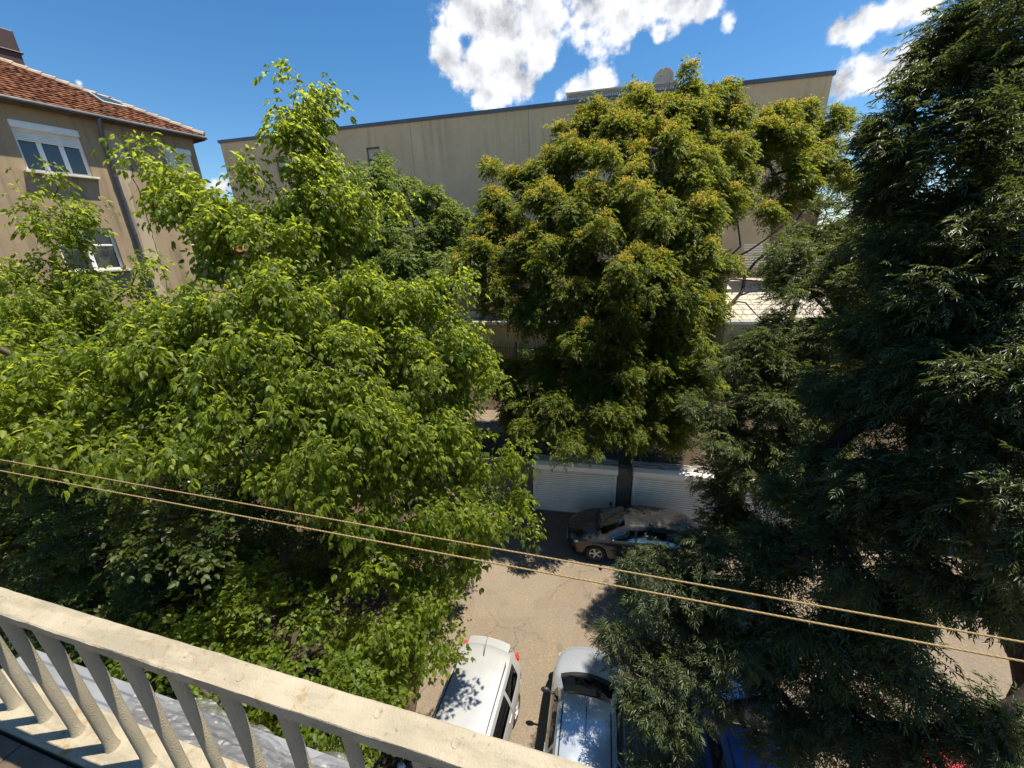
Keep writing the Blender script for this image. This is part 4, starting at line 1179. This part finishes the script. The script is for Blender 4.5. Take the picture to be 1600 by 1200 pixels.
gC, TC, outC, nodesC, parC, rngC = crown_tree('tree_of_heaven', 'tall tree of heaven with yellow-orange seed bunches before the blank wall', bC,
           [(tC[0], tC[1], 2.1), (4.5, 14.85, 4), (4.45, 14.7, 6.5), (4.4, 14.6, 9.0), (4.6, 14.7, 11), (5.0, 14.9, 13.2), (5.6, 15.2, 15.4)], cfgAil, 16)
zc = TC[:, 2]; topk = (outC[:, 2] > .28) & (zc > 5.2)
SP = TC[topk]; SP = SP[rngC.random(len(SP)) < .6]
n = len(SP); per = 75
P = np.repeat(SP, per, 0) + rngC.normal(0, .085, (n * per, 3)) * np.array([1, 1, .7]) + np.array([0, 0, .20])
leaves_obj('seed_bunches', P, rngC.normal(0, .7, P.shape) + np.array([0, 0, -.25]), rngC.normal(0, 1, P.shape), rngC.uniform(.04, .085, len(P)), rngC.uniform(.02, .04, len(P)), 'small', L_SEED, gC)
# its long bare limbs on the right
lm = MB(); b0 = np.array([tC[0], tC[1], 2.1])
def limb(pts, r): lm.tube([Vector(p - b0) for p in pts], list(np.linspace(r, r * .35, len(pts))), 8)
limb([at(965, 560, 14.9), at(1040, 545, 14.6), at(1100, 505, 14.6), at(1145, 472, 14.6), at(1160, 455, 14.6), at(1164, 430, 14.7), at(1180, 410, 14.8), at(1203, 390, 14.9), at(1230, 365, 15), at(1262, 320, 15.2), at(1275, 270, 15.3)], .085)
limb([at(1155, 462, 14.6), at(1175, 455, 14.5), at(1195, 449, 14.5), at(1212, 455, 14.5), at(1225, 468, 14.5)], .035)
limb([at(1120, 495, 14.6), at(1152, 471, 14.5), at(1165, 473, 14.4), at(1180, 490, 14.4), at(1203, 512, 14.4)], .038)
limb([at(1085, 455, 14.7), at(1118, 445, 14.6), at(1143, 436, 14.5), at(1170, 438, 14.5), at(1200, 440, 14.6), at(1235, 434, 14.7)], .05)
limb([at(1050, 470, 14.6), at(1110, 420, 14.6), at(1138, 408, 14.7), at(1170, 392, 14.8), at(1195, 375, 14.9), at(1240, 340, 15)], .06)
limb([at(1060, 450, 14.6), at(1138, 403, 14.9), at(1157, 385, 15), at(1155, 366, 15), at(1150, 330, 15.1), at(1160, 290, 15.2)], .05)
for _ in range(26):
    a = np.array([1140 + 80 * rngC.random(), 430 + 70 * rngC.random()]); d = 14.5; pts = [at(*a, d)]
    an = rngC.uniform(-1.2, 1.2)
    for q in range(4): a = a + np.array([math.cos(an), math.sin(an)]) * 6; an += rngC.normal(0, .5); d += rngC.normal(0, .05); pts.append(at(*a, d))
    limb(pts, .009)
lm.build('limb', M_BARK, gC, smooth=True)

# saplings of the same kind in front of the fence, over the shutters
cG = px_blobs([(800, 590, 34, 15.0), (815, 640, 32, 14.4), (1065, 600, 40, 14.2), (1060, 660, 34, 13.8), (970, 560, 46, 13.6), (1000, 668, 30, 13.0), (960, 662, 28, 12.8), (1050, 675, 22, 13.6), (835, 610, 40, 13.4), (880, 580, 44, 13.8), (940, 600, 54, 13.4), (1010, 610, 48, 13.6), (860, 640, 38, 12.8), (925, 650, 42, 12.6), (990, 645, 40, 12.8), (895, 690, 22, 12.2), (880, 712, 9, 11.9), (925, 712, 9, 11.9), (1040, 640, 32, 13.4), (830, 660, 24, 13)])
crown_tree('tree_of_heaven', 'low dark tree of heaven sapling hanging over the left white shutter', cG,
           [(2.9, 14.6, 2.1), (2.9, 14.6, 3.2), (2.9, 14.4, 4.6), (2.9, 14.2, 5.8)], dict(cfgAil, r0=.07, dens=44), 17)

# two ashes with narrow leaves on the right
cF = px_blobs([(1290, 350, 40, 9.4), (1250, 400, 46, 9.2), (1330, 330, 36, 9.6), (1320, 400, 66, 9.0), (1250, 470, 54, 9), (1340, 470, 70, 8.6), (1230, 530, 46, 9), (1300, 550, 66, 8.7), (1195, 570, 44, 9), (1150, 590, 36, 9.2), (1120, 640, 36, 9.2), (1175, 640, 52, 8.8), (1250, 630, 66, 8.5), (1110, 690, 30, 9.0), (1160, 705, 50, 8.7), (1230, 710, 60, 8.4), (1310, 660, 66, 8.4), (1110, 735, 22, 10), (1150, 742, 26, 10), (1150, 775, 34, 8.8), (1215, 790, 56, 8.2), (1230, 745, 40, 9.6), (1290, 750, 40, 9.6), (1180, 742, 30, 9.6), (1270, 720, 40, 9.8), (1128, 800, 22, 8.9), (1140, 835, 26, 8.6), (1180, 850, 44, 8.3), (1300, 760, 66, 8.0), (1380, 380, 50, 9.4), (1400, 540, 70, 8.6)])
cfgAsh = dict(dens=34, kind='lance', mat=L_ASH, bark=M_BARK, r0=.2, bf=.28, clump=.42, rtip=.004,
              leaf=lambda P, O, r: compound(P, O, r, 8, 5, .19, .082, .0165, .30, .9, .13, upb=.05))
crown_tree('ash_tree', 'feathery green ash with its trunk rising beside the dark hatchback tail', cF,
           [(7.5, 10.9, .0), (7.5, 10.85, 2.0), (7.55, 10.7, 4.5), (7.7, 10.6, 7.0), (8.0, 10.6, 9.5), (8.3, 10.7, 11.2)], dict(cfgAsh, mat=L_ASHF), 18)
cE = px_blobs([(1590, 40, 90, 5.0), (1510, 60, 52, 5.3), (1490, 25, 24, 5.4), (1560, 140, 80, 5.0), (1480, 150, 56, 5.3), (1430, 215, 50, 5.5), (1395, 180, 18, 5.6), (1385, 235, 26, 5.6), (1500, 240, 80, 5.0), (1590, 260, 90, 4.8), (1440, 290, 60, 5.4), (1385, 290, 36, 5.7),
               (1530, 340, 90, 4.8), (1430, 370, 76, 5.4), (1480, 450, 90, 5.0), (1590, 440, 90, 4.6), (1400, 470, 70, 5.6), (1540, 540, 90, 4.6), (1440, 560, 80, 5.2), (1600, 620, 80, 4.2), (1360, 590, 66, 5.8), (1480, 650, 84, 4.8), (1380, 680, 76, 5.4), (1570, 690, 50, 4.2), (1440, 750, 80, 5.0), (1330, 760, 70, 5.8),
               (1520, 800, 50, 4.4), (1600, 800, 50, 3.9), (1580, 880, 46, 3.7), (1620, 900, 60, 3.8), (1250, 830, 66, 6.2), (1350, 850, 80, 5.6), (1440, 860, 70, 5.0), (1500, 900, 50, 4.6), (1160, 880, 54, 6.6), (1095, 895, 40, 6.9), (1035, 893, 28, 7.1), (992, 888, 18, 7.2), (1250, 920, 70, 6.2), (1010, 930, 24, 7.1), (1080, 950, 50, 6.8), (1160, 960, 56, 6.5), (985, 1000, 30, 7.0), (960, 1005, 18, 7.1), (1030, 1020, 46, 6.8), (1090, 1040, 40, 6.5), (1340, 930, 56, 5.7), (1205, 1040, 46, 6.2), (1420, 950, 46, 5.2), (1010, 1080, 30, 6.7), (1050, 1100, 40, 6.5), (1270, 1010, 34, 6.1), (1250, 1090, 50, 6.0), (1040, 1150, 34, 6.4), (1025, 1195, 30, 6.4), (1330, 1100, 40, 5.6), (1128, 1090, 20, 6.2), (1210, 1160, 40, 5.9), (1390, 1170, 46, 5.3), (1290, 1180, 46, 5.6), (1400, 1060, 24, 5.4), (1560, 955, 24, 4.2), (1445, 1005, 30, 5.0), (1420, 1075, 46, 5.2), (1525, 1110, 16, 5.0), (1545, 1130, 36, 4.8), (1390, 1120, 44, 5.4), (1570, 1180, 50, 4.8), (1605, 985, 28, 4.4), (1415, 1190, 26, 5.0), (1320, 1050, 40, 5.6), (1545, 1190, 24, 4.8), (1360, 1000, 40, 5.4), (1290, 970, 50, 5.9), (1130, 980, 50, 6.4), (1680, 500, 120, 4.6), (1680, 750, 110, 4.2), (1700, 200, 120, 5)])
crown_tree('ash_tree', 'huge shadowy narrow-leaved ash filling the right side with its shade-darkened trunk low down', cE,
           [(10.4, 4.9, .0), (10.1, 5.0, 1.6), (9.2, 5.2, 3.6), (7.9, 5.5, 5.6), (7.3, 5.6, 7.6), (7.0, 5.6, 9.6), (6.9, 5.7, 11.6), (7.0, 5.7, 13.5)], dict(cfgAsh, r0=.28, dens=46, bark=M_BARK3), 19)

# bushes and young growth
cfgBush = dict(dens=44, kind='ovate', mat=L_BUSH, bark=M_BARK, r0=.05, bf=.3, clump=.5, zmin=.15,
               leaf=lambda P, O, r: compound(P, O, r, 5, 2, .11, .062, .055, .4, .95, .1))


def bush(label, blobs, base, seed, cfg=cfgBush, name='bush', group=None, h=1.0):
    b = np.array(base, float); crown_tree(name, label, blobs, [b, b + [0, 0, h * .3], b + [.05, .05, h * .7]], cfg, seed, group, cat='bush')


bush('fresh green bush tangled just beyond the rail of the balcony', px_blobs([(360, 970, 60, 5.0), (440, 1010, 60, 4.9), (320, 1020, 50, 4.8), (400, 1070, 66, 4.7), (480, 1090, 60, 4.8), (300, 960, 40, 5.0), (540, 1120, 60, 4.8), (470, 1180, 60, 4.6), (600, 1180, 50, 4.8), (330, 1130, 60, 4.5), (220, 1040, 50, 4.6)]), (-1.9, 2.6, .05), 31, dict(cfgBush, mat=L_FRESH), h=4.0)
bush('dim broad-leaved bush low in the shade between spruce and hatchback', px_blobs([(260, 830, 60, 6.2), (340, 860, 60, 6.4), (200, 880, 60, 6.0), (420, 880, 60, 6.6), (480, 930, 54, 6.6), (270, 910, 56, 6.0), (150, 800, 50, 6.2), (350, 920, 60, 5.8), (430, 950, 50, 6.0), (520, 880, 50, 6.6), (200, 950, 60, 5.4), (120, 900, 50, 5.8), (300, 880, 60, 5.8), (262, 825, 36, 4.7), (300, 860, 40, 4.6), (235, 790, 36, 4.8), (330, 815, 36, 4.9), (210, 840, 36, 4.6), (20, 880, 60, 5.6), (70, 930, 60, 5.2)]), (-4.3, 4.6, .05), 32, h=4.0)
bush('tall dark shrub in the shade below the yellow cords, left of the retaining wall end', px_blobs([(330, 800, 60, 8.0), (430, 820, 66, 8.0), (520, 840, 60, 8.2), (250, 780, 60, 8.0), (600, 840, 46, 8.4), (480, 760, 60, 8.4), (560, 790, 50, 8.6), (380, 740, 60, 8.4)]), (-4.0, 9.6, .05), 33, dict(cfgBush, dens=30), h=4.5)
bush('dark leafy thicket at the far left behind the spruce tops', px_blobs([(40, 780, 70, 7.6), (140, 790, 66, 7.6), (-60, 800, 80, 7.4), (60, 860, 70, 7.0), (-40, 900, 80, 6.6), (150, 860, 60, 7.2), (80, 730, 60, 7.8)]), (-8.0, 6.4, .05), 34, dict(cfgBush, dens=30), h=4.5)
bush('dark evergreen shrub filling the gap behind the low box elder', px_blobs([(640, 760, 50, 10.0), (700, 740, 44, 10.4), (760, 760, 34, 10.8), (740, 800, 34, 10.2), (580, 720, 54, 10.0), (660, 830, 40, 9.4)]), (-2.2, 11.2, .05), 35, dict(cfgBush, dens=30), h=4.0)
for i, (x, y, r, lab) in enumerate([(-5.2, 9.9, 1.3, 'dark bush by the iron fence left of the ochre wing'), (-1.6, 10.4, 1.0, 'dark bush against the iron fence under the pale roof edge'), (.6, 9.8, .8, 'smaller dark bush at the fence beside bare twigs'),
                                    (5.8, 9.6, 1.3, 'dark bush at the fence behind the trunk of the tall tree'), (9.2, 9.2, 1.5, 'dark bush right of the tall trunk below the cream lean-to'), (12.5, 8.2, 1.7, 'dark bush half hidden behind the feathery ash')]):
    c = np.array(GM @ Vector((x, y, TOPZ)))
    bl = [(c + [0, 0, .8 * r], r), (c + [.7 * r, .2, .55 * r], .7 * r), (c + [-.7 * r, -.1, .6 * r], .7 * r), (c + [.1, -.2, 1.55 * r], .7 * r)]
    bush(lab, bl, c - [0, 0, .1], 40 + i, dict(cfgBush, dens=22, zmin=2.2, leaf=lambda P, O, r_: compound(P, O, r_, 4, 2, .16, .10, .08, .35, .9, .1)), group='dark bushes along the iron fence', h=1.2)
# bare twiggy shrub before the ochre wall
c = np.array(GM @ Vector((2.4, 10.2, TOPZ - .1))); rb = np.random.default_rng(50)
g = thing('bare_shrub', 'leafless twiggy shrub in front of the ochre wall by the fence', 'shrub', tuple(c))
T = np.array([0, 0, 2.2]) + rb.normal(0, 1, (150, 3)) * np.array([1.1, .4, .75]); T = T[T[:, 2] > .5]
nd, pr_, tp = skeleton([np.zeros(3), np.array([0, 0, .4]), np.array([.1, 0, .8])], T, .4, rb); wood_obj(nd, pr_, 3, .05, .008, M_BARK, g, name='branches')
# pale far trees beyond the right end of the long building
for i, (x, y, z, r, lab) in enumerate([(24, 29, 5.5, 4.0, 'bright pale green tree far off beyond the end of the long block'), (31, 27, 5, 4.2, 'mid-green far tree beyond the dark ash at the right edge'), (37, 21, 4, 4.5, 'far tree glimpsed low through the dark ash')]):
    bl = [(np.array([x, y, z + 1.5]), r * .8), (np.array([x - r * .5, y, z]), r * .7), (np.array([x + r * .5, y, z]), r * .7), (np.array([x, y - 1, z + 2.6]), r * .6)]
    crown_tree('tree', lab, bl, [(x, y, 0), (x, y, z * .6), (x, y, z + 1)], dict(dens=7, kind='small', mat=L_BUSH, bark=M_BARK, r0=.25, bf=.3, clump=.5, rtip=.012, leaf=lambda P, O, r_: compound(P, O, r_, 5, 3, .4, .24, .14, .3, .9, .2)), 60 + i, 'far trees past the long block')

# young spruce under the balcony corner
def spruce(label, base, h, rad, seed):
    rg = np.random.default_rng(seed); g = thing('spruce_tree', label, 'tree', tuple(base))
    m = MB(); m.tube([(0, 0, -.1), (0, 0, h * .5), (0, 0, h)], [.10, .06, .012], 9); Ps, As, Ns = [], [], []
    br = MB()
    for k in range(int(h / .16)):
        z = h - .12 - k * .16; L = rad * (1 - z / h) ** .8 + .06
        if z < .5: break
        for a in rg.uniform(0, 2 * PI, 6):
            d = np.array([math.cos(a), math.sin(a), .12]); tip = np.array([0, 0, z]) + d * L - np.array([0, 0, .12 * L]); sd = np.array([-d[1], d[0], 0])
            br.tube([(0, 0, z), tuple((np.array([0, 0, z]) + tip) / 2 + np.array([0, 0, .05 * L])), tuple(tip)], [.014, .009, .004], 4)
            for t in np.arange(.25, 1.0, .085 / max(L, .2)):
                for s in (1, -1):
                    p0 = np.array([0, 0, z]) * (1 - t) + tip * t; ll = .34 * L * (1 - t) + .08; dd = unit((d * .8 + sd * s * .75)[None])[0]
                    nn = max(2, int(ll / .011)); q = rg.random(nn) * ll
                    pos = p0 + dd * q[:, None]; Ps.append(pos); As.append(dd * .75 + rg.normal(0, .55, (nn, 3))); Ns.append(rg.normal(0, 1, (nn, 3)) + [0, 0, 1])
    m.add(br.v, br.f); m.build('trunk', M_BARK, g, smooth=True)
    P = np.concatenate(Ps); n = len(P)
    leaves_obj('needles', P, np.concatenate(As), np.concatenate(Ns), rg.uniform(.045, .07, n), rg.uniform(.011, .016, n), 'small', L_FIR, g)


q = at(75, 735, 5.0)
spruce('young spruce with fine needle sprays low at the far left beyond the rail', (q[0], q[1], .05), q[2], 2.6, 71)
q = at(205, 850, 5.0)
spruce('smaller young spruce half hidden by broad leaves beyond the rail', (q[0], q[1], .05), q[2], 1.9, 72)

# ------------------------------------------------------------------ the balcony we stand on
BX = np.array([.963, -.272, 0]); BX /= np.linalg.norm(BX); BY = np.array([-BX[1], BX[0], 0])
BAL = Matrix(((BX[0], BY[0], 0, 0), (BX[1], BY[1], 0, 0), (0, 0, 1, 0), (0, 0, 0, 1)))      # local y = away from the house
balc = thing('balcony', 'weathered cream painted balcony with round balusters and flat stone handrail', 'balcony', M=BAL)
M_RAIL, t, out = new_mat('old_cream_paint')
co = obj_coord(t)
c = t.ramp(t.noise(5, 6, .65, co), [(.3, (.27, .235, .17)), (.7, (.36, .318, .235))])
rust = t.math('MULTIPLY', t.sstep(t.noise(11, 8, .75, co), .50, .64), t.sstep(t.noise(2.2, 3, .5, co), .44, .56))
c = t.mix(t.math('MULTIPLY', rust, .85), c, (.24, .14, .045))
gr = t.math('MULTIPLY', t.sstep(t.noise(7, 6, .7, stretch(t, co, (.5, 2.5, 1))), .42, .64), .6)
c = t.mix(gr, c, (.20, .175, .13))
dk = t.sstep(t.noise(34, 5, .7, co), .60, .72)
c = t.mix(t.math('MULTIPLY', dk, .7), c, (.13, .10, .07))
b_ = t.n('ShaderNodeBsdfPrincipled', {'Base Color': c, 'Roughness': .8, 'Specular IOR Level': .3})
hgt = t.math('ADD', t.math('MULTIPLY', t.noise(30, 6, .65, co), .7), t.noise(140, 3, .6, co))
bp = t.n('ShaderNodeBump', {'Height': hgt, 'Strength': .55, 'Distance': .006}); t.link(bp.outputs[0], b_.inputs['Normal'])
t.link(b_.outputs[0], out.inputs[0])
M_BALU, t, out = new_mat('stippled_paint')
co = obj_coord(t)
c = t.ramp(t.noise(4, 5, .6, stretch(t, co, (1, 1, .5))), [(.3, (.30, .26, .185)), (.7, (.42, .365, .265))])
c = t.mix(t.math('MULTIPLY', t.sstep(t.noise(3, 5, .7, co), .56, .7), .5), c, (.38, .28, .13))
c = t.mix(t.math('MULTIPLY', t.sstep(t.noise(6, 5, .7, co), .6, .72), .5), c, (.36, .38, .36))
b_ = t.n('ShaderNodeBsdfPrincipled', {'Base Color': c, 'Roughness': .85, 'Specular IOR Level': .25})
vo = t.n('ShaderNodeTexVoronoi', {'Vector': co, 'Scale': 210.0}).outputs['Distance']
bp = t.n('ShaderNodeBump', {'Height': vo, 'Strength': .8, 'Distance': .004}); t.link(bp.outputs[0], b_.inputs['Normal'])
t.link(b_.outputs[0], out.inputs[0])
RZ = HC - 1.30; LZ = HC - 2.17
YC_ = .601
# handrail with slightly worn arrises
rb = np.random.default_rng(5)
sec = []
xs = np.arange(-5.2, 4.6, .022)
def edge_noise(n, amp, sm):
    a = rb.normal(0, 1, n + 2 * sm); k = np.ones(sm) / sm; return amp * np.convolve(a, k, 'same')[sm:-sm] * math.sqrt(sm)
e = [edge_noise(len(xs), .0007, 5) + edge_noise(len(xs), .0010, 24) for _ in range(8)]
h2 = .0435
prof = [(-h2, -.046), (-h2, -.004), (-h2 + .004, 0), (h2 - .004, 0), (h2, -.004), (h2, -.046), (h2 - .003, -.05), (-h2 + .003, -.05)]
vs = []; K = len(prof)
for i, x in enumerate(xs):
    for j, (y, z) in enumerate(prof): vs.append((x, YC_ + y + e[j][i] * (1 if abs(y) > .02 else 0), RZ + z + e[(j + 3) % 8][i] * .5))
fs = [(i * K + j, i * K + (j + 1) % K, (i + 1) * K + (j + 1) % K, (i + 1) * K + j) for i in range(len(xs) - 1) for j in range(K)] + [tuple(range(K)), tuple((len(xs) - 1) * K + j for j in range(K))]
m = MB(); m.add(vs, fs); hr = m.build('handrail', M_RAIL, balc)
# round plug marks on the top
for x in (-1.392, -1.135, -.628, -.372, -.1, .16, -1.9, -2.4, -2.9):
    m = MB(); r = .011 + .002 * rb.random()
    m.lathe([(r + .0016, -.001), (r + .0010, .0010), (r, .0013), (r - .0012, .0002), (0.0001, .0002)], Matrix.Translation((x, YC_ + .006 + .006 * rb.standard_normal(), RZ + .0006)), 24)
    m.build('plug', M_RAIL, hr, smooth=True)
for k in range(-16, 18):
    x = -1.72 + .2445 * k
    if not -5.1 < x < 4.5: continue
    m = MB(); n = 10; r = .022 * (1 + .04 * rb.standard_normal())
    prof_ = [(r * (1 + .03 * rb.standard_normal() * .4), LZ + (RZ - .045 - LZ) * i / n) for i in range(n + 1)]
    prof_ = [(r + .006, LZ - .005), (r + .004, LZ + .008), (r + .001, LZ + .02)] + prof_[1:]
    m.lathe(prof_, Matrix.Translation((x, YC_ - .003, 0)), 22)
    m.build('baluster', M_BALU, balc, smooth=True)
# kerb the balusters stand in, floor tiles, slab below
m = MB(); m.box(-5.2, 4.6, .515, .70, LZ - .10, LZ); m.build('ledge', M_RAIL, balc, bevel=.008)
m = MB(); m.box(-5.2, 4.6, -.9, .695, LZ - .30, LZ - .101); m.build('floor_slab', simple('slab_concrete', (.34, .31, .26), .9, var=.25, bump=.4), balc)
M_TILEF = simple('brown_floor_tile', (.11, .075, .05), .7, var=.35, vscale=4, bump=.3, bscale=30)
m = MB()
for i in range(28):
    for j in range(4):
        x = -5.1 + i * .345; y = .508 - (j + 1) * .325
        m.box(x, x + .337, y, y + .318, LZ - .10, LZ - .022 + .0015 * math.sin(i * 5 + j * 3))
m.build('floor_tile', M_TILEF, balc, bevel=.004)
# crumpled clear sheeting and metal drip tray hung outside below the ledge
sheet = thing('plastic_sheet', 'crumpled translucent plastic sheet spread below the balusters outside the ledge', 'plastic sheet', M=BAL)
m = MB(); nx, ny = 120, 26; vs = []
rs = np.random.default_rng(9)
for j in range(ny):
    for i in range(nx):
        x = -2.75 + 2.05 * i / (nx - 1); v = j / (ny - 1)
        y = .715 + (.26 + .03 * math.sin(x * 5) + .02 * math.sin(x * 13)) * v
        z = LZ - .33 - .06 * v + .030 * math.sin(x * 13 + v * 5 + 2 * math.sin(x * 4)) * math.sin(v * 5 + x * 3) + .012 * abs(math.sin(x * 29 - v * 11)) + .0025 * rs.standard_normal()
        vs.append((x, y, z))
m.add(vs, [(j * nx + i, j * nx + i + 1, (j + 1) * nx + i + 1, (j + 1) * nx + i) for j in range(ny - 1) for i in range(nx - 1)])
M_FOIL, t, out = new_mat('cloudy_plastic')
b_ = t.n('ShaderNodeBsdfPrincipled', {'Base Color': (.17, .165, .165), 'Roughness': .42, 'Specular IOR Level': .6}); tr_ = t.n('ShaderNodeBsdfTransparent', {'Color': (.85, .86, .88)})
mx = t.n('ShaderNodeMixShader', {0: .45}); t.link(tr_.outputs[0], mx.inputs[1]); t.link(b_.outputs[0], mx.inputs[2]); t.link(mx.outputs[0], out.inputs[0])
m.build('sheet', M_FOIL, sheet)
m = MB(); m.box(-4.0, 1.5, .705, 1.0, LZ - .50, LZ - .46); m.build('support_shelf', simple('shelf_zinc', (.30, .31, .33), .5, .5, var=.2), sheet)

# two yellow cords stretched outside the rail
M_CORD, t, out = new_mat('yellow_cord')
co = obj_coord(t)
w = t.n('ShaderNodeTexWave', {'Vector': co, 'Scale': 55.0, 'Distortion': 1.0, 'Detail': 1.0}, bands_direction='DIAGONAL').outputs['Fac']
c = t.ramp(w, [(.2, (.17, .115, .05)), (.8, (.29, .21, .095))])
b_ = t.n('ShaderNodeBsdfPrincipled', {'Base Color': c, 'Roughness': .75, 'Specular IOR Level': .25}); t.link(b_.outputs[0], out.inputs[0])
CZ = HC - 1.1
for (p, q, lab) in (((0, 718), (1600, 1003), 'yellow cord stretched outside the rail, the one farther out and fading to the right'), ((0, 735), (1600, 1033), 'yellow cord stretched outside the rail, the one nearer the balcony')):
    a = at_z(*p, CZ); b = at_z(*q, CZ); d = (b - a) / np.linalg.norm(b - a)
    A = a - d * 2.6; B = b + d * 2.6; mid = (A + B) / 2
    m = MB(); pts = []
    for i in range(61):
        s = i / 60; pts.append(A + (B - A) * s - mid + np.array([0, 0, .012 * (2 * s - 1) ** 2 - .004]))
    m.tube(pts, .0031, 8)
    o = m.build('clothes_line', M_CORD, None, smooth=True); o.location = mid
    tag(o, lab, 'clothes line', 'clothes lines outside the balcony')

# ------------------------------------------------------------------ render settings
vs_ = SC.view_settings; vs_.view_transform = 'Standard'; vs_.look = 'None'; vs_.exposure = 0.95; vs_.gamma = 1.0; vs_.use_curve_mapping = False
cy = SC.cycles
cy.use_denoising = True
try: cy.denoiser = 'OPENIMAGEDENOISE'; cy.denoising_input_passes = 'RGB_ALBEDO_NORMAL'
except Exception: pass
cy.max_bounces = 8; cy.diffuse_bounces = 4; cy.glossy_bounces = 3; cy.transmission_bounces = 5; cy.transparent_max_bounces = 10
cy.sample_clamp_indirect = 6.0
cy.use_adaptive_sampling = True; cy.adaptive_threshold = .02
cy.caustics_reflective = False; cy.caustics_refractive = False
